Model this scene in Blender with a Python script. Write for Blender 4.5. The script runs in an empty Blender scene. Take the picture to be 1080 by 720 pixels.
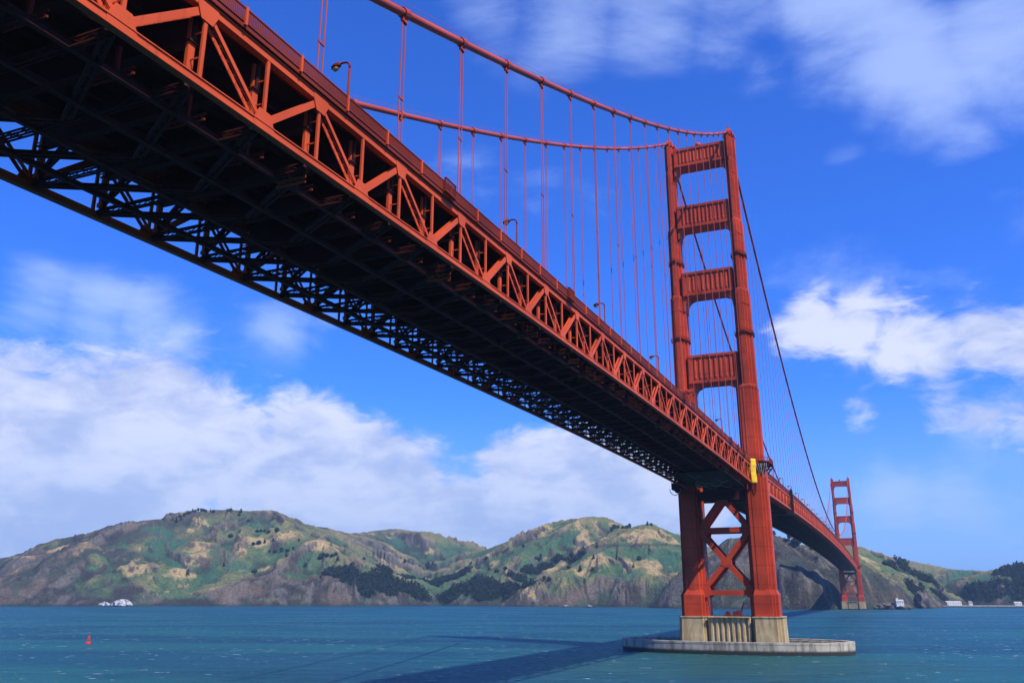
import bpy, math, random
import numpy as np
from mathutils import Matrix, Vector

R = math.radians
S = bpy.context.scene
COL = S.collection
random.seed(7)
rng = np.random.default_rng(11)

# ---------------------------------------------------------------- camera
CAM = np.array([59.0, -361.5, 20.57])
YAW, PITCH, ROLL, FPX = 0.3995, 0.2898, 0.0005, 902.4      # focal length in pixels of a 1080 px wide frame


def cam_axes():
    cy, sy, cp, sp = math.cos(YAW), math.sin(YAW), math.cos(PITCH), math.sin(PITCH)
    fwd = np.array([-sy * cp, cy * cp, sp])
    right = np.array([cy, sy, 0.0])
    up = np.cross(right, fwd)
    c, s = math.cos(ROLL), math.sin(ROLL)
    return c * right + s * up, -s * right + c * up, fwd


AX = cam_axes()
cd = bpy.data.cameras.new("camera")
cam = bpy.data.objects.new("camera", cd)
COL.objects.link(cam)
S.camera = cam
cd.sensor_width = 36
cd.lens = FPX / 1080 * 36
cd.clip_start = 0.5
cd.clip_end = 60000
m = Matrix.Identity(4)
for r in range(3):
    m[r][0], m[r][1], m[r][2], m[r][3] = AX[0][r], AX[1][r], -AX[2][r], CAM[r]
cam.matrix_world = m

# ---------------------------------------------------------------- sun and sky
SUN = Vector((0.59, -0.29, 0.82)).normalized()       # towards the sun: behind the camera, to the right
sd = bpy.data.lights.new("sun", "SUN")
sd.energy = 5.0
sd.angle = R(0.53)
sd.color = (1.0, 0.94, 0.84)
so = bpy.data.objects.new("sun", sd)
COL.objects.link(so)
so.rotation_euler = SUN.to_track_quat("Z", "Y").to_euler()

S.view_settings.view_transform = "Standard"
S.view_settings.look = "None"
S.view_settings.exposure = 0.35
S.view_settings.gamma = 1
S.view_settings.use_curve_mapping = False
S.cycles.max_bounces = 6
S.cycles.diffuse_bounces = 2
S.cycles.glossy_bounces = 2
S.cycles.volume_bounces = 0
S.cycles.caustics_reflective = False
S.cycles.caustics_refractive = False
S.cycles.use_denoising = True


def ray(u, v):
    """World direction of a point of the 1080x720 photograph (used to find where things stand)."""
    d = (u - 540) / FPX * AX[0] - (v - 360) / FPX * AX[1] + AX[2]
    return d / np.linalg.norm(d)


def at(u, v, dist):
    """World point on that direction, dist metres away along the ground."""
    d = ray(u, v)
    return CAM + d * dist / math.hypot(d[0], d[1])


def on_z(u, v, z):
    d = ray(u, v)
    return CAM + d * (z - CAM[2]) / d[2]


W = bpy.data.worlds.new("World")
S.world = W
W.use_nodes = True
nt = W.node_tree
nt.nodes.clear()


class NG:
    """Small helper to write node graphs."""

    def __init__(self, tree):
        self.t = tree

    def n(self, kind, **kw):
        x = self.t.nodes.new(kind)
        for k, v in kw.items():
            setattr(x, k, v)
        return x

    def put(self, sock, v):
        if isinstance(v, bpy.types.NodeSocket):
            self.t.links.new(v, sock)
        elif v is not None:
            sock.default_value = v

    def math(self, op, a, b=None, c=None, clamp=False):
        x = self.n("ShaderNodeMath", operation=op, use_clamp=clamp)
        for s, v in zip(x.inputs, (a, b, c)):
            self.put(s, v)
        return x.outputs[0]

    def vec(self, op, a, b=None):
        x = self.n("ShaderNodeVectorMath", operation=op)
        self.put(x.inputs[0], a)
        if b is not None:
            self.put(x.inputs[3] if op == "SCALE" else x.inputs[1], b)
        return x.outputs["Value"] if op in ("DOT_PRODUCT", "LENGTH") else x.outputs[0]

    def noise(self, vec, scale, detail=4, rough=0.5, dist=0.0, lac=2.0):
        x = self.n("ShaderNodeTexNoise")
        self.put(x.inputs["Vector"], vec)
        x.inputs["Scale"].default_value = scale
        x.inputs["Detail"].default_value = detail
        x.inputs["Roughness"].default_value = rough
        x.inputs["Lacunarity"].default_value = lac
        x.inputs["Distortion"].default_value = dist
        return x.outputs["Fac"]

    def ramp(self, fac, lo, hi, a=0.0, b=1.0, smooth=True):
        x = self.n("ShaderNodeMapRange", interpolation_type="SMOOTHSTEP" if smooth else "LINEAR")
        self.put(x.inputs[0], fac)
        for i, v in ((1, lo), (2, hi), (3, a), (4, b)):
            self.put(x.inputs[i], v)
        return x.outputs[0]

    def mix(self, fac, a, b, mode="MIX"):
        x = self.n("ShaderNodeMix", data_type="RGBA", blend_type=mode)
        self.put(x.inputs[0], fac)
        for i, v in ((6, a), (7, b)):
            if isinstance(v, tuple):
                v = (*v[:3], 1)
            self.put(x.inputs[i], v)
        return x.outputs[2]


SKY_STRENGTH = 0.13
SKY_TINT = (0.21, 0.56, 1.48)


def build_sky():
    g = NG(nt)
    out = g.n("ShaderNodeOutputWorld")
    bg = g.n("ShaderNodeBackground")
    bg.inputs[1].default_value = SKY_STRENGTH
    sky = g.n("ShaderNodeTexSky", sky_type="NISHITA")
    sky.sun_disc = False
    sky.sun_elevation = math.asin(SUN.z)
    sky.sun_rotation = math.atan2(SUN.x, SUN.y)
    sky.altitude = 20
    sky.air_density = 1.0
    sky.dust_density = 0.4
    sky.ozone_density = 2.0
    blue = g.mix(1.0, sky.outputs[0], SKY_TINT, "MULTIPLY")
    tc = g.n("ShaderNodeTexCoord")
    d = tc.outputs["Generated"]
    sep = g.n("ShaderNodeSeparateXYZ")
    g.put(sep.inputs[0], d)
    z = sep.outputs[2]
    # cloud layer coordinates: the direction projected on a plane overhead
    zz = g.math("MAXIMUM", g.math("ADD", z, 0.55), 0.05)
    cmb = g.n("ShaderNodeCombineXYZ")
    g.put(cmb.inputs[0], g.math("DIVIDE", sep.outputs[0], zz))
    g.put(cmb.inputs[1], g.math("DIVIDE", sep.outputs[1], zz))
    g.put(cmb.inputs[2], g.math("MULTIPLY", z, 2.0))
    lay = cmb.outputs[0]
    n1 = g.noise(lay, 4.2, 8, 0.58, 0.3)
    n2 = g.noise(lay, 13.0, 8, 0.62, 0.4)
    puff = g.math("ADD", g.math("MULTIPLY", n1, 0.5), g.math("MULTIPLY", n2, 0.5))

    def bank(spots):
        best = None
        for u, v, rad, amp in spots:
            c = ray(u, v)
            k = 2.0 * (FPX / rad) ** 2 * 0.5
            # gaussian of the angle to the middle of each cloud
            dot = g.vec("DOT_PRODUCT", d, tuple(c))
            e = g.math("EXPONENT", g.math("MULTIPLY", g.math("SUBTRACT", dot, 1.0), k))
            e = g.math("MULTIPLY", e, amp)
            best = e if best is None else g.math("SMOOTH_MAX", best, e, 0.05)
        return best

    thick = bank([(-70, 480, 70, 1), (10, 462, 62, 1), (80, 462, 60, 1), (150, 458, 58, 1), (215, 478, 55, 1), (270, 500, 50, 1), (325, 490, 56, 1), (385, 505, 50, 1),
                  (430, 520, 46, 1), (480, 545, 50, 1), (545, 525, 50, 1), (600, 515, 48, 1), (660, 525, 50, 1), (720, 540, 44, .8), (30, 560, 80, 1), (150, 560, 75, 1),
                  (270, 580, 70, 1), (390, 585, 60, 1), (520, 585, 50, .9), (630, 580, 46, .8), (60, 520, 60, 1), (340, 545, 60, 1),
                  (860, 345, 30, .85), (835, 352, 24, .7), (900, 348, 32, .85), (945, 360, 32, .8), (985, 370, 26, .7), (1045, 362, 30, .72), (1085, 362, 36, .75), (1015, 368, 24, .55),
                  (1000, 430, 28, .5), (1040, 434, 30, .55), (1082, 436, 28, .55), (912, 430, 26, .5)])
    thin = bank([(45, 320, 36, .8), (100, 330, 36, .9), (150, 340, 30, .9), (182, 350, 20, .7), (300, 350, 30, .8), (335, 352, 22, .6), (510, 215, 45, .5), (560, 212, 40, .55), (610, 228, 40, .5),
                 (520, 5, 50, .85), (600, 10, 60, 1), (690, 15, 60, 1), (770, 25, 55, .9), (810, 65, 42, .75), (890, 10, 70, 1.1), (945, 60, 55, 1.1), (990, 100, 50, 1.05), (1020, 145, 38, .9),
                 (1055, 60, 65, 1), (1050, 130, 40, .7), (890, 165, 28, .5), (740, 110, 40, .35), (700, 450, 50, .5), (900, 525, 28, .45), (950, 520, 40, .8), (1010, 524, 40, .8), (1070, 515, 36, .6), (850, 540, 30, .5), (1060, 215, 36, .4), (870, 345, 50, .55), (950, 365, 50, .55), (1050, 365, 50, .55), (1030, 435, 50, .6), (915, 435, 36, .55), (1000, 480, 60, .35)])
    c1 = g.math("ADD", g.math("MULTIPLY", thick, 1.25), g.math("MULTIPLY", g.math("SUBTRACT", puff, 0.5), 2.2))
    c1 = g.ramp(c1, 0.36, 0.86)
    c2 = g.math("ADD", thin, g.math("MULTIPLY", g.math("SUBTRACT", n1, 0.5), 2.2))
    c2 = g.math("MULTIPLY", g.ramp(c2, 0.28, 1.2), 0.62)
    # body of the clouds: white tops, greyer blue where they are deep
    n3 = g.noise(lay, 5.5, 5, 0.55, 0.2)
    deep = g.ramp(g.math("ADD", g.math("MULTIPLY", n3, 0.6), g.math("MULTIPLY", n2, 0.4)), 0.38, 0.60)
    white = g.mix(deep, (2.9, 3.5, 5.4), (4.9, 5.2, 6.4))
    mass = g.mix(c2, blue, (3.6, 4.6, 7.2))
    mass = g.mix(g.math("MULTIPLY", c1, 0.93), mass, white)
    # pale air low over the sea
    pale = g.ramp(z, 0.0, 0.24, 0.62, 0.0)
    mass = g.mix(pale, mass, (2.2, 3.2, 5.4))
    # nothing but sea and haze below the horizon
    low = g.ramp(z, -0.03, 0.0)
    fin = g.mix(low, (0.6, 1.3, 2.6), mass)
    g.put(bg.inputs[0], fin)
    g.put(out.inputs[0], bg.outputs[0])


build_sky()


# ---------------------------------------------------------------- helpers
def tag(o, label=None, cat=None, group=None, kind=None):
    if label:
        o["label"] = label
    if cat:
        o["category"] = cat
    if group:
        o["group"] = group
    if kind:
        o["kind"] = kind
    return o


def empty(name, loc=(0, 0, 0), rz=0.0):
    o = bpy.data.objects.new(name, None)
    o.empty_display_size = 0.5
    COL.objects.link(o)
    o.location = loc
    o.rotation_euler = (0, 0, rz)
    return o


def copy_tree(o, parent=None):
    c = o.copy()
    COL.objects.link(c)
    if parent is not None:
        c.parent = parent
    for ch in list(o.children):
        copy_tree(ch, c)
    return c


class MB:
    """Collects shapes and links them as one mesh object."""

    def __init__(self):
        self.v, self.f = [], []

    def add(self, vs, fs):
        b = len(self.v)
        self.v += [tuple(map(float, p)) for p in vs]
        self.f += [tuple(i + b for i in f) for f in fs]
        return self

    def box(self, x0, x1, y0, y1, z0, z1):
        vs = [(x, y, z) for z in (z0, z1) for y in (y0, y1) for x in (x0, x1)]
        return self.add(vs, [(0, 2, 3, 1), (4, 5, 7, 6), (0, 1, 5, 4), (2, 6, 7, 3), (0, 4, 6, 2), (1, 3, 7, 5)])

    def bar(self, p, q, w, h, side=(1, 0, 0)):
        """Rectangular bar from p to q: w along side, h across it."""
        p, q = Vector(p), Vector(q)
        d = (q - p)
        if d.length < 1e-6:
            return self
        d.normalize()
        s = Vector(side)
        s = s - d * s.dot(d)
        if s.length < 1e-4:
            s = d.orthogonal()
        s.normalize()
        t = d.cross(s)
        vs = []
        for c in (p, q):
            for a, b in ((-1, -1), (1, -1), (1, 1), (-1, 1)):
                vs.append(c + s * (a * w / 2) + t * (b * h / 2))
        return self.add(vs, [(0, 3, 2, 1), (4, 5, 6, 7), (0, 1, 5, 4), (1, 2, 6, 5), (2, 3, 7, 6), (3, 0, 4, 7)])

    def laced(self, p, q, w, t, side, flat=0.3, pitch=None):
        """Laced member: two flats w apart (across 'side') joined by zigzag lacing."""
        p, q = Vector(p), Vector(q)
        d = (q - p)
        L = d.length
        d.normalize()
        s = Vector(side)
        s = s - d * s.dot(d)
        s.normalize()
        o = s * (w / 2 - flat / 2)
        self.bar(p + o, q + o, flat, t, s)
        self.bar(p - o, q - o, flat, t, s)
        n = max(2, int(round(L / (pitch or w * 0.85))))
        i_ = w / 2 - flat
        for k in range(n):
            a = p + d * (L * k / n)
            b = p + d * (L * (k + 1) / n)
            sg = 1 if k % 2 else -1
            self.bar(a + s * i_ * sg, b - s * i_ * sg, t * 0.5, flat * 0.55, d.cross(s))
        return self

    def tube(self, pts, r, n=8, cap=True):
        pts = [Vector(p) for p in pts]
        rs = r if isinstance(r, (list, tuple)) else [r] * len(pts)
        vs = []
        prev = None
        for i, p in enumerate(pts):
            d = (pts[min(i + 1, len(pts) - 1)] - pts[max(i - 1, 0)]).normalized()
            s = prev - d * prev.dot(d) if prev is not None else d.orthogonal()
            s.normalize()
            prev = s
            t = d.cross(s)
            for k in range(n):
                a = 2 * math.pi * k / n
                vs.append(p + (s * math.cos(a) + t * math.sin(a)) * rs[i])
        fs = []
        for i in range(len(pts) - 1):
            for k in range(n):
                a, b = i * n + k, i * n + (k + 1) % n
                fs.append((a, b, b + n, a + n))
        if cap:
            fs.append(tuple(range(n))[::-1])
            fs.append(tuple((len(pts) - 1) * n + k for k in range(n)))
        return self.add(vs, fs)

    def prism(self, outline, z0, z1, outline_top=None):
        n = len(outline)
        top = outline_top or outline
        vs = [(x, y, z0) for x, y in outline] + [(x, y, z1) for x, y in top]
        fs = [(i, (i + 1) % n, n + (i + 1) % n, n + i) for i in range(n)]
        fs += [tuple(range(n))[::-1], tuple(range(n, 2 * n))]
        return self.add(vs, fs)

    def plate(self, outline, x0, x1):
        """Outline given in (y, z), thick from x0 to x1."""
        n = len(outline)
        vs = [(x0, y, z) for y, z in outline] + [(x1, y, z) for y, z in outline]
        fs = [(i, (i + 1) % n, n + (i + 1) % n, n + i) for i in range(n)]
        fs += [tuple(range(n))[::-1], tuple(range(n, 2 * n))]
        return self.add(vs, fs)

    def build(self, name, mat, parent=None, smooth=False, fix=True):
        me = bpy.data.meshes.new(name)
        me.from_pydata(self.v, [], self.f)
        if fix:
            import bmesh
            bm = bmesh.new()
            bm.from_mesh(me)
            bmesh.ops.recalc_face_normals(bm, faces=bm.faces)
            bm.to_mesh(me)
            bm.free()
        me.materials.append(mat)
        if smooth:
            me.polygons.foreach_set("use_smooth", [True] * len(me.polygons))
        o = bpy.data.objects.new(name, me)
        COL.objects.link(o)
        if parent is not None:
            o.parent = parent
        return o


def material(name):
    mt = bpy.data.materials.new(name)
    mt.use_nodes = True
    mt.node_tree.nodes.clear()
    g = NG(mt.node_tree)
    out = g.n("ShaderNodeOutputMaterial")
    b = g.n("ShaderNodeBsdfPrincipled")
    g.put(out.inputs[0], b.outputs[0])
    return mt, g, b


def steel(name, col, wear=0.25, rough=0.5, streak=True, seam=False):
    mt, g, b = material(name)
    geo = g.n("ShaderNodeNewGeometry")
    P = geo.outputs["Position"]
    big = g.noise(P, 0.07, 4, 0.55)
    sc = g.n("ShaderNodeVectorMath", operation="MULTIPLY")
    g.put(sc.inputs[0], P)
    sc.inputs[1].default_value = (1, 1, 0.08)
    st = g.noise(sc.outputs[0], 1.3, 5, 0.62)
    fine = g.noise(P, 4.0, 5, 0.65)
    dark = tuple(c * (1 - wear * 1.35) for c in col)
    lite = (min(1, col[0] * (1 + wear * .45)), col[1] * (1 + wear * .75), col[2] * (1 + wear * .8))
    c = g.mix(g.ramp(big, 0.3, 0.7), dark, lite)
    if streak:
        c = g.mix(g.ramp(st, 0.52, 0.78, 0.0, 0.55), c, tuple(x * 0.5 for x in col))
    c = g.mix(g.ramp(fine, 0.58, 0.8, 0.0, 0.4), c, (col[0] * .5, col[1] * .75, col[2] * .9))
    if seam:
        sx = g.n("ShaderNodeSeparateXYZ")
        g.put(sx.inputs[0], P)
        fr = g.math("FRACT", g.math("MULTIPLY", sx.outputs[2], 1 / 7.2))
        c = g.mix(g.ramp(g.math("ABSOLUTE", g.math("SUBTRACT", fr, 0.5)), 0.0, 0.035, 0.65, 0.0), c, tuple(x * 0.35 for x in col))
    g.put(b.inputs["Base Color"], c)
    b.inputs["Roughness"].default_value = rough
    b.inputs["Specular IOR Level"].default_value = 0.14
    bp = g.n("ShaderNodeBump")
    bp.inputs["Strength"].default_value = 0.15
    bp.inputs["Distance"].default_value = 0.03
    g.put(bp.inputs["Height"], fine)
    g.put(b.inputs["Normal"], bp.outputs[0])
    return mt


ORANGE = (0.50, 0.060, 0.024)
M_TRUSS = steel("orange_truss_paint", (0.60, 0.080, 0.020), 0.18, 0.5)
M_TOWER = steel("orange_tower_paint", (0.50, 0.056, 0.018), 0.22, 0.5, seam=True)
M_CABLE = steel("orange_cable_paint", (0.45, 0.062, 0.034), 0.2, 0.5, streak=False)
M_ROPE = steel("suspender_rope_paint", (0.36, 0.060, 0.045), 0.15, 0.55, streak=False)
M_FLOOR = steel("shade_darkened_floor_paint", (0.060, 0.010, 0.006), 0.35, 0.7)  # bridge orange darkened: the shade under the deck is put into the colour
M_RAIL = steel("dull_railing_paint", (0.20, 0.026, 0.012), 0.25, 0.65)
M_BAND = steel("dark_rail_band_paint", (0.17, 0.030, 0.018), 0.3, 0.6)
M_ROAD = steel("asphalt_deck", (0.05, 0.048, 0.046), 0.2, 0.9, streak=False)
M_DARK = steel("dark_tarpaulin", (0.030, 0.022, 0.020), 0.3, 0.8, streak=False)
M_NET = steel("green_netting", (0.018, 0.030, 0.028), 0.4, 0.85, streak=False)
M_GREY = steel("galvanised_grey", (0.30, 0.31, 0.31), 0.2, 0.5, streak=False)
M_YELLOW = steel("yellow_tarpaulin", (0.80, 0.50, 0.03), 0.10, 0.6, streak=False)
M_LAMP = steel("amber_lamp_glass", (0.55, 0.36, 0.12), 0.2, 0.3, streak=False)
M_RED = steel("buoy_red_paint", (0.62, 0.035, 0.02), 0.15, 0.45, streak=False)
M_WHITE = steel("white_wall_paint", (0.55, 0.54, 0.51), 0.10, 0.8)
M_ROOF = steel("grey_roofing", (0.22, 0.20, 0.19), 0.2, 0.8, streak=False)
M_TRUNK = steel("bark", (0.06, 0.045, 0.03), 0.2, 0.9, streak=False)


def concrete(name, col, stain):
    mt, g, b = material(name)
    geo = g.n("ShaderNodeNewGeometry")
    P = geo.outputs["Position"]
    sc = g.n("ShaderNodeVectorMath", operation="MULTIPLY")
    g.put(sc.inputs[0], P)
    sc.inputs[1].default_value = (1, 1, 0.13)
    st = g.noise(sc.outputs[0], 0.55, 6, 0.65)
    pt = g.noise(P, 0.22, 5, 0.6)
    fine = g.noise(P, 2.2, 5, 0.7)
    c = g.mix(g.ramp(pt, 0.3, 0.7), tuple(x * 0.8 for x in col), tuple(min(1, x * 1.15) for x in col))
    c = g.mix(g.ramp(st, 0.44, 0.62, 0, 0.85), c, stain)
    c = g.mix(g.ramp(fine, 0.52, 0.75, 0, 0.6), c, tuple(x * 0.4 for x in col))
    sx = g.n("ShaderNodeSeparateXYZ")
    g.put(sx.inputs[0], P)
    # wet weed line left by the tide
    tide = g.ramp(g.math("ADD", sx.outputs[2], g.math("MULTIPLY", g.math("SUBTRACT", fine, 0.5), 1.2)), 1.0, 2.1, 1.0, 0.0)
    c = g.mix(tide, c, (0.014, 0.017, 0.012))
    g.put(b.inputs["Base Color"], c)
    b.inputs["Roughness"].default_value = 0.85
    bp = g.n("ShaderNodeBump")
    bp.inputs["Strength"].default_value = 0.35
    bp.inputs["Distance"].default_value = 0.12
    g.put(bp.inputs["Height"], fine)
    g.put(b.inputs["Normal"], bp.outputs[0])
    return mt


M_PIER = concrete("stained_pier_concrete", (0.48, 0.37, 0.185), (0.30, 0.19, 0.08))
M_FENDER = concrete("grey_fender_concrete", (0.42, 0.37, 0.27), (0.17, 0.14, 0.10))


# ---------------------------------------------------------------- value noise in numpy
_perm = rng.random((512, 512)).astype(np.float32)


def vnoise(x, y):
    xi, yi = np.floor(x).astype(int), np.floor(y).astype(int)
    fx, fy = x - xi, y - yi
    fx = fx * fx * fx * (fx * (fx * 6 - 15) + 10)
    fy = fy * fy * fy * (fy * (fy * 6 - 15) + 10)
    a = _perm[xi & 511, yi & 511]
    b = _perm[(xi + 1) & 511, yi & 511]
    c = _perm[xi & 511, (yi + 1) & 511]
    d = _perm[(xi + 1) & 511, (yi + 1) & 511]
    return (a * (1 - fx) + b * fx) * (1 - fy) + (c * (1 - fx) + d * fx) * fy


def fbm(x, y, o=5, gain=0.5, ridge=False):
    t, amp, tot = 0, 1.0, 0.0
    ca, sa = math.cos(0.6), math.sin(0.6)
    for i in range(o):
        n = vnoise(x + 17.3 * i, y - 9.1 * i)
        t = t + amp * ((1 - np.abs(2 * n - 1)) if ridge else n)
        tot += amp
        amp *= gain
        x, y = (ca * x - sa * y) * 2.03, (sa * x + ca * y) * 2.03
    return t / tot


def sstep(a, b, x):
    t = np.clip((x - a) / (b - a), 0, 1)
    return t * t * (3 - 2 * t)


# ---------------------------------------------------------------- the Marin hills
# crest lines: (photo x, photo y, distance) per point give a world point; slope = fall per metre away from the crest
CRESTS = [
    ([(-260, 606, 4200), (-120, 600, 3800), (0, 591, 3400), (34, 586, 3250), (61, 576, 3120), (104, 563, 2920), (138, 552, 2800), (162, 549, 2720), (178, 552, 2720), (211, 539, 2800), (245, 537, 2830), (286, 540, 2820)], 0.50, 40),
    ([(286, 540, 2820), (316, 556, 2950), (338, 555, 3050), (371, 563.5, 3150), (378, 562, 3250), (400, 559, 3330), (417, 558.5, 3380), (436, 561, 3400), (454, 566, 3420), (480, 574, 3450), (503, 581, 3450), (560, 592, 3500)], 0.42, 40),
    # spurs running down towards the water
    ([(162, 549, 2720), (155, 570, 2560), (140, 600, 2400), (128, 628, 2290)], 0.62, 20),
    ([(104, 563, 2920), (85, 590, 2760), (70, 622, 2600)], 0.55, 25),
    ([(228, 540, 2810), (215, 562, 2640), (205, 590, 2480), (190, 622, 2330)], 0.6, 20),
    ([(286, 540, 2820), (300, 556, 2640), (320, 569, 2480), (337, 570, 2420), (362, 586, 2330), (385, 600, 2270), (420, 615, 2230), (455, 636, 2200)], 0.55, 18),
    ([(286, 545, 2780), (262, 565, 2560), (255, 585, 2440), (240, 612, 2330), (225, 632, 2260)], 0.62, 18),
    ([(320, 575, 2440), (300, 590, 2340), (290, 603, 2290), (275, 622, 2230)], 0.72, 14),
    ([(417, 559, 3380), (405, 575, 3180), (400, 592, 2980), (410, 612, 2750)], 0.5, 25),
    ([(480, 574, 3450), (500, 592, 3150), (520, 612, 2850)], 0.45, 25),
    # the hill left of the tower
    ([(480, 590, 3200), (510, 580, 3020), (553, 566, 2860), (581, 555, 2740), (605, 547.5, 2660), (633, 545.5, 2600), (657, 555, 2540), (668, 558, 2480), (684, 554, 2400), (700, 561, 2380), (718, 569, 2400), (745, 577, 2450), (800, 583, 2500), (850, 588, 2500)], 0.5, 30),
    ([(605, 548, 2660), (575, 568, 2500), (550, 586, 2380), (515, 606, 2280), (470, 634, 2240)], 0.55, 20),
    ([(684, 554, 2400), (655, 572, 2260), (632, 583, 2190), (600, 600, 2120), (570, 618, 2060), (530, 637, 2020)], 0.58, 15),
    ([(684, 554, 2400), (690, 575, 2220), (680, 600, 2080), (660, 625, 1990)], 0.62, 18),
    ([(718, 569, 2400), (735, 588, 2200), (750, 610, 2050)], 0.55, 20),
    # the dark cliff behind the tower
    ([(690, 640, 1850), (705, 624, 1850), (728, 604, 1850), (748, 585, 1860), (772, 568, 1880), (792, 566, 1880), (813, 565, 1880), (834, 573, 1860), (862, 580, 1840), (888, 583, 1830), (906, 600, 1810), (919, 620, 1790), (928, 637, 1780)], 0.95, 12),
    ([(813, 565, 1880), (830, 575, 1950), (860, 575, 2100), (893, 575, 2300)], 0.6, 25),
    # beyond the north tower
    ([(880, 572, 2450), (906, 580, 2520), (919, 587, 2600), (932, 592, 2700), (946, 597, 2850), (968, 603, 3100)], 0.62, 15),
    ([(900, 598, 2120), (920, 605, 2080), (940, 613, 2040), (960, 622, 2010), (978, 631, 1980)], 0.75, 10),
    ([(900, 578, 3300), (932, 591, 3350), (944, 594, 3400), (968, 601, 3450), (987, 603, 3500), (1010, 606, 3500)], 0.35, 40),
    ([(960, 610, 3000), (985, 604, 3000), (1005, 600.5, 3000), (1023, 601, 3000), (1051, 603, 3000), (1090, 606, 3000)], 0.35, 40),
    ([(1015, 632, 2700), (1035, 620, 2680), (1052, 608, 2660), (1062, 601, 2640), (1069, 597, 2620), (1080, 595.5, 2620), (1130, 590, 2620), (1250, 580, 2620), (1400, 575, 2700)], 0.55, 25),
]
CREST_W = [([at(*p) for p in pts], slope, rnd) for pts, slope, rnd in CRESTS]


def terrain(x, y, full=False):
    """Height of the hills; with full=True also the place along and away from the ruling crest."""
    wx = x + 60 * (fbm(x / 260, y / 260, 3) - 0.5) * 2
    wy = y + 60 * (fbm(x / 260 + 40, y / 260 + 7, 3) - 0.5) * 2
    jit = (fbm(x / 45 + 3, y / 45 + 8, 3) - 0.5) * 2
    k = 5.0
    acc = np.zeros_like(x)
    near = np.full_like(x, 1e9)
    best = np.full_like(x, -1e9)
    S_, D_ = np.zeros_like(x), np.zeros_like(x)
    for ci, (ws, sl, r) in enumerate(CREST_W):
        hb = np.full_like(x, -1e9)
        sb, db = np.zeros_like(x), np.zeros_like(x)
        run = 0.0
        for a, b in zip(ws[:-1], ws[1:]):
            dx, dy = b[0] - a[0], b[1] - a[1]
            L2 = dx * dx + dy * dy
            # the crest itself stays where it is, the flanks are warped
            t0 = np.clip(((x - a[0]) * dx + (y - a[1]) * dy) / L2, 0, 1)
            d0 = np.hypot(x - a[0] - t0 * dx, y - a[1] - t0 * dy)
            w = np.clip(d0 / 220, 0, 1)
            px, py = x + (wx - x) * w, y + (wy - y) * w
            tr = ((px - a[0]) * dx + (py - a[1]) * dy) / L2
            t = np.clip(tr, 0, 1)
            d = np.hypot(px - a[0] - t * dx, py - a[1] - t * dy)
            h = a[2] + (b[2] - a[2]) * t - sl * (np.sqrt(d * d + r * r) - r)
            side = np.sign((px - a[0]) * dy - (py - a[1]) * dx)
            fan = np.arctan2((tr - t) * math.sqrt(L2), np.abs((px - a[0]) * dy - (py - a[1]) * dx) / math.sqrt(L2) + 1e-6) * 110
            m_ = h > hb
            hb = np.where(m_, h, hb)
            sb = np.where(m_, run + t * math.sqrt(L2) + side * (3000 - fan) + fan * (1 + side), sb)
            db = np.where(m_, d, db)
            near = np.minimum(near, d0)
            run += math.sqrt(L2)
        # V-shaped gullies with sharp spurs between them
        u = sb / 105 + jit * .22 + ci * 13.7
        g1 = fbm(u, db / 620 + ci, 2, .45, True)
        g2 = fbm(sb / 34 + jit * .4 + ci * 5.1, db / 260, 2, .5, True)
        dep = np.clip(db / 170, 0, 1) * np.clip(hb / 60, .15, 1)
        hb = hb + (g1 - .62) * 80 * dep + (g2 - .55) * 15 * dep
        acc += np.exp(np.clip(hb / k, -60, 60))
        m_ = hb > best
        best = np.where(m_, hb, best)
        S_, D_ = np.where(m_, sb, S_), np.where(m_, db, D_)
    h = k * np.log(acc + 1e-30)
    amp = np.clip(near / 150, 0.12, 1.0) * np.clip(h / 90, 0.25, 1.0)
    h = h + (fbm(x / 190, y / 190, 4, .5, True) - .55) * 30 * amp + (fbm(x / 22, y / 22, 3) - 0.5) * 6 * np.clip(h / 60, 0.3, 1)
    # steeper, broken cliffs near the water
    cl = np.clip(h, -40, 75)
    crag = fbm(S_ / 16, D_ / 60, 3, .55, True) - .4
    h = h + np.where(h > 0, 20 * np.sin(np.pi * np.clip(cl / 75, 0, 1)) * (0.35 + crag), 0)
    h = np.where(h < -12, -12, h)
    return (h, S_, D_) if full else h


def hill_hit(u, v, d0=1550, d1=4300, step=6):
    """Where the line of sight through a point of the photograph meets the hills."""
    d = ray(u, v)
    ds = np.arange(d0, d1, step)
    hl = math.hypot(d[0], d[1])
    P = CAM[None] + d[None] * (ds / hl)[:, None]
    h = terrain(P[:, 0], P[:, 1])
    k = np.nonzero(h >= P[:, 2])[0]
    if len(k) == 0:
        return None
    return np.array([P[k[0], 0], P[k[0], 1], h[k[0]], ds[k[0]]])


def ground_patch(spots):
    """Patches of ground given by where they show in the photograph -> world (x, y, radius)."""
    o = []
    for u, v, rad, amp in spots:
        hit = hill_hit(u, v)
        if hit is not None:
            o.append((hit[0], hit[1], rad * hit[3] / FPX, amp))
    return o


def field(x, y, patches, stretch=1.6):
    f = np.zeros_like(x)
    for px, py, r, amp in patches:
        d2 = ((x - px) ** 2 + (y - py) ** 2) / (r * stretch) ** 2
        f = np.maximum(f, amp * np.exp(-d2))
    return f


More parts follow.
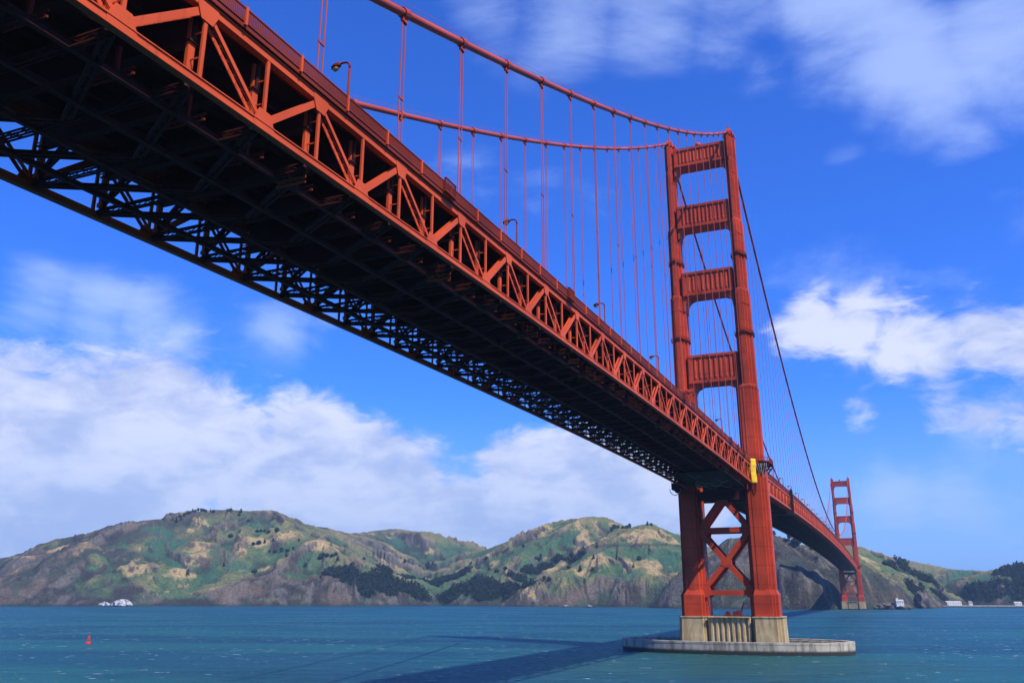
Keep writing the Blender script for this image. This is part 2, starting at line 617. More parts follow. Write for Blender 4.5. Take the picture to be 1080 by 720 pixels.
TAN = ground_patch([(218, 552, 9, 1), (205, 560, 7, .8), (212, 575, 7, .7), (190, 605, 10, 1), (205, 590, 6, .8), (140, 600, 14, .9), (150, 580, 7, .7), (160, 612, 8, .6),
                    (300, 566, 8, .8), (275, 572, 8, .8), (335, 573, 10, 1), (355, 580, 7, .9), (285, 585, 7, .7), (240, 560, 6, .5), (232, 622, 6, .9), (280, 600, 7, .9), (265, 612, 6, .6), (255, 580, 6, .6),
                    (395, 575, 5, .6), (402, 590, 6, .6), (450, 580, 6, .7), (388, 562, 6, .6),
                    (600, 553, 12, .7), (575, 560, 10, .6), (620, 575, 12, .7), (690, 563, 14, 1), (670, 568, 12, .9), (710, 572, 9, .8), (735, 578, 9, .7), (640, 552, 12, .6), (650, 565, 10, .7),
                    (672, 597, 11, 1.1), (688, 603, 7, .9), (630, 590, 9, .8), (615, 607, 8, .7), (594, 616, 9, .8), (522, 597, 8, .9), (532, 605, 7, .8), (560, 632, 8, .8), (505, 637, 5, .9), (640, 600, 6, .6),
                    (915, 590, 7, .9), (925, 600, 6, .6), (850, 585, 9, .5), (955, 606, 5, .5)])
ROCKY = ground_patch([(300, 618, 20, 1.2), (275, 622, 18, 1.2), (330, 610, 15, 1.2), (250, 626, 16, 1.1), (350, 615, 16, 1.2), (375, 626, 14, 1.1), (405, 630, 12, 1), (285, 604, 12, 1), (425, 633, 10, .9), (225, 632, 10, .8), (310, 600, 9, .8),
                      (90, 610, 18, .8), (60, 618, 18, .7), (110, 600, 12, .6), (130, 625, 12, .7), (640, 625, 16, 1.1), (610, 628, 14, 1.1), (580, 632, 12, .9), (665, 625, 12, .9), (540, 632, 8, .7), (525, 600, 6, .5),
                      (720, 615, 14, .9), (760, 600, 18, 1), (800, 600, 25, 1), (840, 610, 25, 1), (875, 600, 20, 1), (910, 625, 14, 1), (780, 580, 15, .9), (840, 585, 15, .8)])
LUSH = ground_patch([(175, 575, 14, 1), (190, 590, 10, .9), (165, 560, 9, .9), (235, 580, 12, .9), (250, 597, 9, .8), (220, 610, 8, .8), (265, 555, 8, .6), (320, 595, 6, .8),
                     (700, 590, 14, 1), (660, 610, 14, .9), (640, 585, 9, .7), (705, 615, 10, .9), (600, 570, 7, .8), (440, 595, 12, .7), (470, 590, 12, .7), (420, 570, 10, .6),
                     (490, 634, 8, .9), (445, 633, 8, .8), (930, 615, 12, 1), (915, 608, 9, .8), (1010, 608, 14, 1), (1000, 617, 10, .9), (1035, 612, 12, .9), (560, 590, 7, .5)])
WOOD = ground_patch([(355, 605, 9, 1), (375, 605, 10, 1), (395, 612, 11, 1), (415, 620, 10, 1), (440, 625, 9, 1), (385, 622, 8, .9), (430, 610, 8, .8), (405, 600, 7, .8),
                     (460, 615, 12, 1), (480, 622, 12, 1), (500, 615, 12, 1), (510, 627, 9, .9), (485, 605, 10, .9), (520, 620, 8, .9), (455, 600, 7, .6),
                     (545, 610, 8, 1), (560, 602, 7, 1), (575, 600, 6, .9), (590, 590, 5, .8), (540, 622, 8, .9), (605, 592, 4, .8), (612, 586, 4, .8), (555, 618, 6, .8), (567, 590, 4, .6),
                     (940, 597, 5, .9), (953, 598, 5, .8), (975, 610, 10, .9), (1025, 626, 8, .9), (1045, 625, 8, .8), (1068, 604, 9, 1), (1082, 604, 12, 1), (1078, 620, 10, .8), (1058, 614, 6, .6), (990, 627, 5, .8), (965, 622, 6, .7)])


def build_hills():
    az0, az1 = math.atan2(ray(-230, 600)[0], ray(-230, 600)[1]), math.atan2(ray(1330, 600)[0], ray(1330, 600)[1])
    na = 1350
    ds = np.concatenate([np.arange(1560, 2700, 7.0), np.arange(2700, 3600, 11.0), np.arange(3600, 4700, 28.0)])
    az = np.linspace(az0, az1, na)
    A, D = np.meshgrid(az, ds, indexing="ij")
    X = CAM[0] + np.sin(A) * D
    Y = CAM[1] + np.cos(A) * D
    H, SA, DA = terrain(X, Y, True)
    nd = len(ds)
    co = np.stack([X, Y, H], -1).reshape(-1, 3).astype(np.float32)
    i, j = np.meshgrid(np.arange(na - 1), np.arange(nd - 1), indexing="ij")
    v0 = (i * nd + j).ravel()
    quads = np.stack([v0, v0 + 1, v0 + nd + 1, v0 + nd], 1)
    # leave out the faces that lie under the sea bed level
    keep = (H.reshape(-1)[quads] > -11.5).any(1)
    quads = quads[keep]
    me = bpy.data.meshes.new("hills")
    me.vertices.add(len(co))
    me.vertices.foreach_set("co", co.ravel())
    me.loops.add(len(quads) * 4)
    me.polygons.add(len(quads))
    me.loops.foreach_set("vertex_index", quads[:, ::-1].ravel().astype(np.int32))
    me.polygons.foreach_set("loop_start", np.arange(0, len(quads) * 4, 4, dtype=np.int32))
    me.polygons.foreach_set("use_smooth", np.ones(len(quads), bool))
    me.update()
    # ground cover, by place
    x, y, h = co[:, 0].astype(float), co[:, 1].astype(float), co[:, 2].astype(float)
    Gy, Gx = np.gradient(H, axis=1), np.gradient(H, axis=0)
    steep = np.hypot(Gy / np.gradient(ds)[None, :], Gx / (D * (az[1] - az[0]))).ravel()
    SA, DA = SA.ravel(), DA.ravel()

    def blur(a, n, axis):
        c = np.cumsum(np.concatenate([np.repeat(np.take(a, [0], axis), n + 1, axis), a, np.repeat(np.take(a, [-1], axis), n, axis)], axis), axis)
        L = a.shape[axis]
        return (np.take(c, range(2 * n + 1, 2 * n + 1 + L), axis) - np.take(c, range(0, L), axis)) / (2 * n + 1)

    sm = blur(blur(H, 14, 0), 5, 1)
    sm = blur(blur(sm, 14, 0), 5, 1)
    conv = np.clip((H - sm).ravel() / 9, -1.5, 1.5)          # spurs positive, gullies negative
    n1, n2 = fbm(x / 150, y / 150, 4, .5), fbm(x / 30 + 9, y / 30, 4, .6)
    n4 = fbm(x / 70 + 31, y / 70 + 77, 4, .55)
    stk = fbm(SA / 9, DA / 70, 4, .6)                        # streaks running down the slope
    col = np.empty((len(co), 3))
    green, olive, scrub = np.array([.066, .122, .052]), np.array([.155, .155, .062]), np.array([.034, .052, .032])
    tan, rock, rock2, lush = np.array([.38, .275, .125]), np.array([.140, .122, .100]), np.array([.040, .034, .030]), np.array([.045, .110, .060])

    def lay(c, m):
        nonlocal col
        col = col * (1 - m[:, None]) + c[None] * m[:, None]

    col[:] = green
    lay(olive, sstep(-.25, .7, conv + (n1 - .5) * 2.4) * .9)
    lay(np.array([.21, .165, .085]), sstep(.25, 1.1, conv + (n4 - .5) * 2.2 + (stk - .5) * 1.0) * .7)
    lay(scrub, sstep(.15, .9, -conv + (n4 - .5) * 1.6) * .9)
    # left flank: brown scrub, with cloud shade painted into the colour
    left = sstep(-1520, -1780, x + (n1 - .5) * 300)
    lay(np.array([.044, .048, .038]), left * sstep(.30, .48, n4 + .05) * .88)
    lay(np.array([.13, .095, .070]), left * sstep(.56, .66, stk) * .8)
    lu = field(x, y, LUSH)
    lay(lush, np.clip(sstep(.28, .6, lu + (n2 - .5) * .5 - conv * .12), 0, 1) * .85)
    ta = field(x, y, TAN)
    lay(tan, np.clip(sstep(.34, .72, ta + (n4 - .5) * 1.5 + (n2 - .5) * .8 + (stk - .5) * .5 + conv * .12), 0, 1) * .92)
    ro = np.maximum(field(x, y, ROCKY), sstep(.75, 1.1, steep) * .8)
    ro = np.maximum(ro, sstep(30, 6, h) * .9)
    mr = np.clip(sstep(.38, .66, ro + (n4 - .5) * .8 + (stk - .5) * .5), 0, 1)
    lay(rock2, mr * .95)
    lay(rock, mr * sstep(.46, .64, stk * .6 + n2 * .4 + conv * .08) * .9)
    lay(np.array([.16, .115, .075]), mr * sstep(.58, .7, n1) * .55)
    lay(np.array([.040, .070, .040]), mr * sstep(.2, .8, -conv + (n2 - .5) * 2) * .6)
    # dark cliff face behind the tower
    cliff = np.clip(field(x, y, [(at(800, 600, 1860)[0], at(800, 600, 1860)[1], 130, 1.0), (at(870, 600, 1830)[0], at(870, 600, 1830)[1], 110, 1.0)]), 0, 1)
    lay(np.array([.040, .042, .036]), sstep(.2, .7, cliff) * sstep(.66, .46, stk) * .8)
    wo = np.clip(sstep(.30, .52, field(x, y, WOOD, 1.5) + (n2 - .5) * .6), 0, 1)
    lay(np.array([.022, .034, .022]), wo * .95)
    # the coast road cut across the slope
    zr = at(700, 577, 2300)[2]
    roadm = np.exp(-((h - zr - 2) / 3.2) ** 2) * sstep(-820, -700, x) * sstep(-330, -420, x) * sstep(2500, 2350, np.hypot(x - CAM[0], y - CAM[1]))
    lay(np.array([.045, .040, .035]), np.clip(roadm, 0, 1) * .85)
    # wet rock at the tide line
    lay(np.array([.030, .028, .024]), sstep(5.5, 1.5, h) * .85)
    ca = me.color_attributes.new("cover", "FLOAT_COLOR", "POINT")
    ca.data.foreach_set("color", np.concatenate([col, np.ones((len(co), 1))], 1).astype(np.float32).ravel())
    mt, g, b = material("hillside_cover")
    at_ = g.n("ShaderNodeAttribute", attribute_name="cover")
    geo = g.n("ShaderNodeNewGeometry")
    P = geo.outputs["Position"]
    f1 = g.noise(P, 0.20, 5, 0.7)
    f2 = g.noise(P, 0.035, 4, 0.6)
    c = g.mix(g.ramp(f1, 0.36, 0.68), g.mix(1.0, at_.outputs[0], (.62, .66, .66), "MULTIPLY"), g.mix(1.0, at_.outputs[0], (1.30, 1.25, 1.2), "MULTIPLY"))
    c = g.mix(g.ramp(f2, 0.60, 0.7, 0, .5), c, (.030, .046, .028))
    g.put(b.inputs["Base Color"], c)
    b.inputs["Roughness"].default_value = 0.95
    b.inputs["Specular IOR Level"].default_value = 0.1
    bp = g.n("ShaderNodeBump")
    bp.inputs["Strength"].default_value = 0.8
    bp.inputs["Distance"].default_value = 6.0
    g.put(bp.inputs["Height"], f1)
    g.put(b.inputs["Normal"], bp.outputs[0])
    me.materials.append(mt)
    o = bpy.data.objects.new("hills", me)
    COL.objects.link(o)
    tag(o, kind="structure")
    o["label"] = "green and tan headlands rising from the far shore"
    return co, wo, h


HILL_CO, HILL_WOOD, HILL_H = build_hills()


# ---------------------------------------------------------------- the strait
def build_water():
    mt, g, b = material("strait_water")
    geo = g.n("ShaderNodeNewGeometry")
    P = geo.outputs["Position"]

    def stretched(a, sx, sy):
        r = g.n("ShaderNodeVectorRotate", rotation_type="Z_AXIS")
        g.put(r.inputs["Vector"], P)
        r.inputs["Angle"].default_value = a
        s = g.n("ShaderNodeVectorMath", operation="MULTIPLY")
        g.put(s.inputs[0], r.outputs[0])
        s.inputs[1].default_value = (sx, sy, 1)
        return s.outputs[0]

    wind = stretched(-0.40, 0.0016, 0.0075)
    band = g.noise(wind, 1.0, 5, 0.55, 0.4)
    patch = g.noise(stretched(-0.40, 0.006, 0.018), 1.0, 4, 0.55, 0.3)
    teal, blue, deep = (0.011, 0.088, 0.098), (0.006, 0.058, 0.096), (0.004, 0.038, 0.074)
    c = g.mix(g.ramp(band, 0.42, 0.56), deep, blue)
    c = g.mix(g.ramp(patch, 0.44, 0.60), c, teal)
    # greener and shallower round the pier
    sp = g.n("ShaderNodeVectorMath", operation="MULTIPLY")
    g.put(sp.inputs[0], P)
    sp.inputs[1].default_value = (1 / 75, 1 / 60, 0)
    near = g.math("ADD", g.vec("LENGTH", g.vec("SUBTRACT", sp.outputs[0], (0.1, -1.0, 0))), g.math("MULTIPLY", g.math("SUBTRACT", patch, 0.5), 1.6))
    c = g.mix(g.ramp(near, 0.55, 1.35, 0.75, 0.0), c, (0.020, 0.078, 0.062))
    w1 = g.noise(stretched(-0.5, 0.30, 0.62), 1.0, 6, 0.62, 0.3)
    w2 = g.noise(stretched(-0.3, 0.055, 0.12), 1.0, 5, 0.6, 0.2)
    # foam on breaking crests
    cap = g.noise(stretched(-0.42, 0.14, 0.42), 1.0, 4, 0.5, 0.2)
    gust = g.noise(stretched(-0.4, 0.012, 0.02), 1.0, 3, 0.5)
    foam = g.ramp(g.math("ADD", cap, g.math("MULTIPLY", g.math("SUBTRACT", gust, 0.5), 0.22)), 0.66, 0.70)
    foam = g.math("MULTIPLY", foam, g.ramp(w1, 0.45, 0.6))
    c = g.mix(foam, c, (0.62, 0.68, 0.70))
    h = g.math("ADD", g.math("MULTIPLY", w1, 0.6), g.math("MULTIPLY", w2, 1.7))
    bp = g.n("ShaderNodeBump")
    bp.inputs["Strength"].default_value = 1.0
    bp.inputs["Distance"].default_value = 4.0
    g.put(bp.inputs["Height"], h)
    # the water's own colour under a surface whose steep wavelets hold the grazing reflection down
    t = mt.node_tree
    t.nodes.remove(b)
    out = next(n for n in t.nodes if n.type == "OUTPUT_MATERIAL")
    df = g.n("ShaderNodeBsdfDiffuse")
    gl = g.n("ShaderNodeBsdfGlossy")
    gl.inputs["Roughness"].default_value = 0.22
    gl.inputs["Color"].default_value = (.50, .92, .95, 1)
    g.put(df.inputs["Color"], c)
    g.put(df.inputs["Normal"], bp.outputs[0])
    g.put(gl.inputs["Normal"], bp.outputs[0])
    lw = g.n("ShaderNodeLayerWeight")
    lw.inputs["Blend"].default_value = 0.5
    g.put(lw.inputs["Normal"], bp.outputs[0])
    fac = g.math("ADD", g.math("MULTIPLY", g.math("POWER", lw.outputs["Facing"], 4.0), 0.85), 0.02)
    fac = g.math("MULTIPLY", fac, g.math("SUBTRACT", 1.0, foam))
    mx = g.n("ShaderNodeMixShader")
    g.put(mx.inputs[0], fac)
    g.put(mx.inputs[1], df.outputs[0])
    g.put(mx.inputs[2], gl.outputs[0])
    g.put(out.inputs[0], mx.outputs[0])
    s = 14000
    mb = MB().add([(-s, -s, 0), (s, -s, 0), (s, s, 0), (-s, s, 0)], [(0, 1, 2, 3)])
    o = mb.build("water", mt, fix=False)
    tag(o, kind="structure")
    return o


build_water()

# ---------------------------------------------------------------- the bridge
HW = 13.8
PANEL = 15.24
DEPTH = 6.84
Y_NODE0 = -317.7 - 5 * PANEL            # most southern upper node that is built
L_MAIN = 1291.6
H_TOP = 225.8


def z_side(y):
    yo = y + 38.75
    return 72.06 + 0.02 * yo - 0.5456 * ((yo + 150) / 100) ** 2


Z_T = z_side(0) + 0.2


def z_main(y):
    t = y / L_MAIN
    return Z_T + 0.0255 * L_MAIN * t * (1 - t)


def cable_side(y):
    t = -y / 343.0
    return H_TOP + (65.5 - H_TOP) * t - 4 * 9.0 * t * (1 - t)


def cable_main(y):
    t = y / L_MAIN
    return H_TOP - 4 * 138.0 * t * (1 - t)


def gusset(mb, x0, x1, y, z, w, h, up):
    """Gusset plate hugging a chord node; up=1 for the lower chord, -1 for the upper."""
    o = [(y - w / 2, z - up * .38), (y + w / 2, z - up * .38), (y + w / 2, z + up * h * .15), (y + w * .28, z + up * h * .65), (y - w * .28, z + up * h * .65), (y - w / 2, z + up * h * .15)]
    mb.plate(o, x0, x1)


def side_span():
    root = empty("bridge_span", (0, -170, Z_T))
    tag(root, "near bridge deck with sunlit orange truss passing overhead from upper left to the close tower", "bridge span")
    inv = Matrix.Translation((0, 170, -Z_T))
    kids = []

    def part(mb, name, mat, parent=root, smooth=False):
        o = mb.build(name, mat, parent, smooth)
        if parent is root:
            o.matrix_parent_inverse = inv
        return o

    n = 25
    ys = [Y_NODE0 + PANEL * k for k in range(n + 1)]
    y_end = -7.0
    ends = [ys[0] - PANEL / 2, y_end]
    for sx in (1, -1):
        X = sx * HW
        tr = MB()
        # chords follow the gentle curve of the deck
        st = [ends[0]] + [y for k in range(n + 1) for y in (ys[k], ys[k] + PANEL / 2) if ends[0] < y < y_end] + [y_end]
        for a, b in zip(st[:-1], st[1:]):
            tr.bar((X + sx * .1, a, z_side(a)), (X + sx * .1, b, z_side(b)), 0.7, 0.74)
            # cover plate on the outside face and the lip along the bottom
            tr.bar((X + sx * .47, a, z_side(a) + .33), (X + sx * .47, b, z_side(b) + .33), 0.16, 0.10)
        truss = part(tr, "truss", M_TRUSS)
        lo = MB()
        for a, b in zip(st[:-1], st[1:]):
            lo.bar((X + sx * .15, a, z_side(a) - DEPTH), (X + sx * .15, b, z_side(b) - DEPTH), 0.6, 0.78)
            lo.bar((X + sx * .47, a, z_side(a) - DEPTH - .35), (X + sx * .47, b, z_side(b) - DEPTH - .35), 0.16, 0.10)
            lo.bar((X + sx * .47, a, z_side(a) - DEPTH + .35), (X + sx * .47, b, z_side(b) - DEPTH + .35), 0.16, 0.10)
        c = lo.build("lower_chord", M_TRUSS, truss)
        for k in range(n + 1):
            y = ys[k]
            for yy, kind in ((y, "top"), (y + PANEL / 2, "bottom")):
                if yy > y_end - 1.0:
                    continue
                zu, zl = z_side(yy), z_side(yy) - DEPTH
                v = MB()
                # outer flange and the wider inner web of the built-up vertical
                v.bar((X + sx * .32, yy, zl + .3), (X + sx * .32, yy, zu - .3), 0.20, 0.36)
                v.bar((X - sx * .95, yy, zl + .9), (X - sx * .95, yy, zu - .5), 0.30, 0.72)
                v.bar((X - sx * .95, yy, zl + .45), (X - sx * .95, yy, zl + .9), 0.5, 0.9)
                for q in range(2):
                    zq = zl + 2.3 + q * 2.3
                    v.bar((X + sx * .3, yy, zq), (X - sx * .9, yy, zq), 0.12, 0.10, (0, 0, 1))
                v.build("vertical", M_TRUSS, truss)
                gm = MB()
                if kind == "top":
                    gusset(gm, X + sx * .452, X + sx * .50, yy, zu, 2.3, 2.2, -1)
                else:
                    gusset(gm, X + sx * .452, X + sx * .50, yy, zl, 2.6, 2.3, 1)
                gm.build("gusset_plate", M_TRUSS, truss)
            for ya, yb, la in ((y, y + PANEL / 2, False), (y, y - PANEL / 2, True)):
                if max(ya, yb) > y_end or min(ya, yb) < ends[0] - .01:
                    continue
                za, zb = z_side(ya) - .2, z_side(yb) - DEPTH + .3
                m_ = MB()
                if la:
                    # broad compression diagonal with a laced top face
                    m_.bar((X + sx * .33, ya, za), (X + sx * .33, yb, zb), 0.12, 0.62)
                    m_.bar((X - sx * .33, ya, za), (X - sx * .33, yb, zb), 0.12, 0.62)
                    m_.laced((X, ya, za), (X, yb, zb), 0.66, 0.07, (1, 0, 0), 0.10, 0.55)
                else:
                    m_.bar((X + sx * .30, ya, za), (X + sx * .30, yb, zb), 0.10, 0.40)
                    m_.bar((X - sx * .42, ya, za), (X - sx * .42, yb, zb), 0.08, 0.40)
                    m_.laced((X - sx * .2, ya, za - .05), (X - sx * .2, yb, zb - .05), 0.5, 0.05, (1, 0, 0), 0.06, 0.6)
                m_.build("diagonal", M_TRUSS, truss)
        # sidewalk bracket, fascia and railing
        fa = MB()
        for a, b in zip(st[:-1], st[1:]):
            fa.bar((X + sx * .62, a, z_side(a) + .76), (X + sx * .62, b, z_side(b) + .76), 0.24, 0.50)
            fa.bar((X - sx * 1.6, a, z_side(a) + .90), (X - sx * 1.6, b, z_side(b) + .90), 4.0, 0.2)
        part(fa, "sidewalk", M_RAIL)
        rl = MB()
        xr = X + sx * .78
        for a, b in zip(st[:-1], st[1:]):
            za, zb = z_side(a) + 1.0, z_side(b) + 1.0
            rl.bar((xr, a, za + 1.32), (xr, b, zb + 1.32), 0.16, 0.14)
            rl.bar((xr, a, za + .08), (xr, b, zb + .08), 0.10, 0.20)
            npk = 34 if a > -345 else 8
            for q in range(npk):
                yy = a + (b - a) * (q + .5) / npk
                zz = z_side(yy) + 1.0
                rl.bar((xr, yy, zz + .1), (xr, yy, zz + 1.3), 0.05, 0.15, (1, 0, 0))
        rail = part(rl, "railing", M_RAIL)
        for k in range(2 * n + 2):
            yy = ys[0] + k * PANEL / 2 - PANEL / 4
            if yy > y_end - .5 or yy < -345:
                continue
            zz = z_side(yy) + .9
            pm = MB()
            pm.bar((xr + sx * .06, yy, zz - .2), (xr + sx * .06, yy, zz + 1.55), 0.26, 0.26, (1, 0, 0))
            pm.build("post", M_TRUSS, rail)
        if sx == 1:
            # little lookout bays that jut out of the railing
            for yb in (-276.5, -231.0, -138.5, -62.0, -46.0, -31.0):
                zz = z_side(yb)
                bm_ = MB()
                bm_.box(X + .90, X + 1.25, yb - 1.4, yb + 1.4, zz + .80, zz + 1.0)
                for q in range(9):
                    t = -1.35 + 2.7 * q / 8
                    bm_.box(X + 1.12, X + 1.20, yb + t - .05, yb + t + .05, zz + 1.0, zz + 2.6)
                bm_.box(X + 1.08, X + 1.24, yb - 1.4, yb + 1.4, zz + 2.52, zz + 2.68)
                for e in (-1.36, 1.36):
                    bm_.box(X + .93, X + 1.08, yb + e - .06, yb + e + .06, zz + 2.50, zz + 2.64)
                    bm_.box(X + .93, X + 1.08, yb + e - .04, yb + e + .04, zz + 1.0, zz + 2.5)
                bm_.build("lookout_bay", M_RAIL, rail)
    # roadway slab, stringers, floor beams
    sl = MB()
    for a, b in zip(st[:-1], st[1:]):
        sl.bar((0, a, z_side(a) + 1.0), (0, b, z_side(b) + 1.0), 2 * HW - 3.6, 0.5)
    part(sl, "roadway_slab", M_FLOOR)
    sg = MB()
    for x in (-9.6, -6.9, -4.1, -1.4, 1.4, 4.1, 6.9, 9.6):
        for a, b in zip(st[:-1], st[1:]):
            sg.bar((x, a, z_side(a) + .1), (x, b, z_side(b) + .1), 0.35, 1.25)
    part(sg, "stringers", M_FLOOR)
    rd = MB()
    for a, b in zip(st[:-1], st[1:]):
        rd.bar((0, a, z_side(a) + 1.28), (0, b, z_side(b) + 1.28), 19.0, 0.06)
    part(rd, "road_surface", M_ROAD)
    for x in (9.2, 3.3, -3.3, -9.2):
        rails = MB()
        for a, b in zip(st[:-1], st[1:]):
            za, zb = z_side(a) - DEPTH, z_side(b) - DEPTH
            rails.bar((x, a, za - .1), (x, b, zb - .1), 0.5, 0.5)
        part(rails, "inspection_rail", M_FLOOR)
    for k in range(2 * n + 2):
        yy = ys[0] + (k - 1) * PANEL / 2
        if yy > y_end - 1:
            continue
        zz = z_side(yy)
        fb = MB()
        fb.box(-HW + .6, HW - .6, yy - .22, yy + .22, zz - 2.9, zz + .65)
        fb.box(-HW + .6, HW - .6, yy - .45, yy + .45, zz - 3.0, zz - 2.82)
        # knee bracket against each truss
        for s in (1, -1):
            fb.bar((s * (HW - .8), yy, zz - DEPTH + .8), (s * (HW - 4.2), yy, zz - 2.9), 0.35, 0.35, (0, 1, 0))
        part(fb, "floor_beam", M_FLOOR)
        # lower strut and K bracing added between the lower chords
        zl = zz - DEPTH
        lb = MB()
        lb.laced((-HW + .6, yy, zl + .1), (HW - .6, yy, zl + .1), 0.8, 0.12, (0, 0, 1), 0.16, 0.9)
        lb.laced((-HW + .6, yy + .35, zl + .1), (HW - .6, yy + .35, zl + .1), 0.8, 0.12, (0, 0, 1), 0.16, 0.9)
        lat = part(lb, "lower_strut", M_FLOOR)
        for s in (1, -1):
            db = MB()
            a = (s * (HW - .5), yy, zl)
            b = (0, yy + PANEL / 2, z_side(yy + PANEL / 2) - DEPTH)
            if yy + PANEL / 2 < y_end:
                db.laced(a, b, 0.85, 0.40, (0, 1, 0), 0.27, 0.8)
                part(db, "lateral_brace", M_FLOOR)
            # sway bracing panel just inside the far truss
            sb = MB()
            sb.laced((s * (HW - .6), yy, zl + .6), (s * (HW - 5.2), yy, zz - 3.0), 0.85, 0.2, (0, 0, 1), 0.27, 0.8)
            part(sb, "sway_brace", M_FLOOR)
        # laced hanger bracket that carries the inspection rail
        hb = MB()
        zb = zl + .5
        hb.laced((5.8, yy - 2.6, zb), (10.2, yy - 2.6, zb), 0.7, 0.14, (0, 0, 1), 0.15, 0.75)
        hb.bar((8.2, yy - 2.6, zb + .3), (8.2, yy - 2.6, zb + 2.6), 0.35, 0.3)
        part(hb, "hanger_bracket", M_RAIL)  # dull colour stands in for the shade on these brackets
        if k % 4 == 1:
            cb = MB()
            cb.laced((8.8, yy + 1.2, zl - .55), (12.2, yy + 1.2, zl - .55), 0.75, 0.14, (0, 0, 1), 0.17, 0.75)
            cb.bar((10.4, yy + 1.2, zl - .2), (10.4, yy + 1.2, zl + 1.2), 0.3, 0.3)
            part(cb, "hanger_bracket", M_TRUSS)  # full truss orange, so these brackets read as the sunlit ones
    return root


side_span()


def main_span():
    root = empty("bridge_span", (0, L_MAIN / 2, Z_T))
    tag(root, "far bridge deck running from the close tower over open water to the distant small tower", "bridge span")
    inv = Matrix.Translation((0, -L_MAIN / 2, -Z_T))

    def part(mb, name, mat, parent=root):
        o = mb.build(name, mat, parent)
        if parent is root:
            o.matrix_parent_inverse = inv
        return o

    n = 84
    y0, y1 = 8.0, L_MAIN - 8.0
    step = (y1 - y0) / n
    nodes = [y0 + step * k for k in range(n + 1)]
    for sx in (1, -1):
        X = sx * HW
        up, lo = MB(), MB()
        for a, b in zip(nodes[:-1], nodes[1:]):
            up.bar((X, a, z_main(a)), (X, b, z_main(b)), 0.9, 0.9)
            lo.bar((X, a, z_main(a) - DEPTH), (X, b, z_main(b) - DEPTH), 0.9, 1.0)
        truss = part(up, "truss", M_TRUSS)
        lo.build("lower_chord", M_TRUSS, truss)
        far = MB()
        for k, (a, b) in enumerate(zip(nodes[:-1], nodes[1:])):
            mid = (a + b) / 2
            ww = MB() if k < 24 else far
            ww.bar((X, a, z_main(a)), (X, mid, z_main(mid) - DEPTH), 0.6, 0.5)
            ww.bar((X, b, z_main(b)), (X, mid, z_main(mid) - DEPTH), 0.6, 0.5)
            ww.bar((X, a, z_main(a)), (X, a, z_main(a) - DEPTH), 0.7, 0.6)
            ww.bar((X, mid, z_main(mid)), (X, mid, z_main(mid) - DEPTH), 0.7, 0.6)
            if k < 24:
                ww.build("web_panel", M_TRUSS, truss)
        far.build("web_panel", M_TRUSS, truss)["kind"] = "stuff"
        fa, rl = MB(), MB()
        xr = X + sx * .78
        for k, (a, b) in enumerate(zip(nodes[:-1], nodes[1:])):
            fa.bar((X + sx * .5, a, z_main(a) + 1.1), (X + sx * .5, b, z_main(b) + 1.1), 0.4, 1.0)
            fa.bar((X - sx * 1.6, a, z_main(a) + 1.3), (X - sx * 1.6, b, z_main(b) + 1.3), 3.6, 0.25)
            za, zb = z_main(a) + 1.45, z_main(b) + 1.45
            rl.bar((xr, a, za + 1.25), (xr, b, zb + 1.25), 0.18, 0.16)
            npk = 40 if k < 24 else 12
            for q in range(npk):
                yy = a + (b - a) * (q + .5) / npk
                zz = z_main(yy) + 1.45
                rl.bar((xr, yy, zz), (xr, yy, zz + 1.25), 0.06, step / npk * .45, (1, 0, 0))
        part(fa, "sidewalk", M_RAIL)
        part(rl, "railing", M_RAIL)
    sl, rd = MB(), MB()
    for a, b in zip(nodes[:-1], nodes[1:]):
        sl.bar((0, a, z_main(a) + .6), (0, b, z_main(b) + .6), 2 * HW - 3.6, 1.4)
        rd.bar((0, a, z_main(a) + 1.36), (0, b, z_main(b) + 1.36), 19.0, 0.06)
    part(sl, "roadway_slab", M_FLOOR)
    part(rd, "road_surface", M_ROAD)
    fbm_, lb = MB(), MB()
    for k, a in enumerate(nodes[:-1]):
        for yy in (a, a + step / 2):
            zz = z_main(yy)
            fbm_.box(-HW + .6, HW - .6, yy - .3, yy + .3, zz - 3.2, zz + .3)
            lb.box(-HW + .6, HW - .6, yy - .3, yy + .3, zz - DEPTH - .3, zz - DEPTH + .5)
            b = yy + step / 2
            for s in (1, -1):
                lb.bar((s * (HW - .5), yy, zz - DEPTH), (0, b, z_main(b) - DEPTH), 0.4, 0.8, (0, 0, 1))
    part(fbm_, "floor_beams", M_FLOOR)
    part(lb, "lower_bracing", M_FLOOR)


main_span()

# tower legs: (bottom, top, inner x, outer x, half depth along the bridge)
LEG = [(13.4, 21.4, 8.2, 18.8, 8.3), (21.4, 71.0, 8.8, 17.9, 7.5), (71.0, 104.5, 8.7, 17.2, 6.9), (104.5, 147.0, 10.4, 16.9, 6.5),
       (147.0, 180.0, 11.2, 16.4, 5.9), (180.0, 210.0, 11.6, 15.9, 5.4), (210.0, 222.5, 11.3, 15.9, 5.2)]


def stepped(x0, x1, h, n1=1.0, n2=0.9, d1=1.9, d2=1.8):
    """Leg plan with two small set-backs at every corner."""
    q = [(x1 - n1 - n2, h), (x1 - n1 - n2, h - d2), (x1 - n1, h - d2), (x1 - n1, h - d1 - d2), (x1, h - d1 - d2)]
    q = q[::-1]                                          # going counter-clockwise from +x face to +y face
    cx = (x0 + x1) / 2
    a = [(x, y) for x, y in q]
    b = [(2 * cx - x, y) for x, y in q[::-1]]
    c = [(2 * cx - x, -y) for x, y in q]
    d = [(x, -y) for x, y in q[::-1]]
    return a + b + c + d


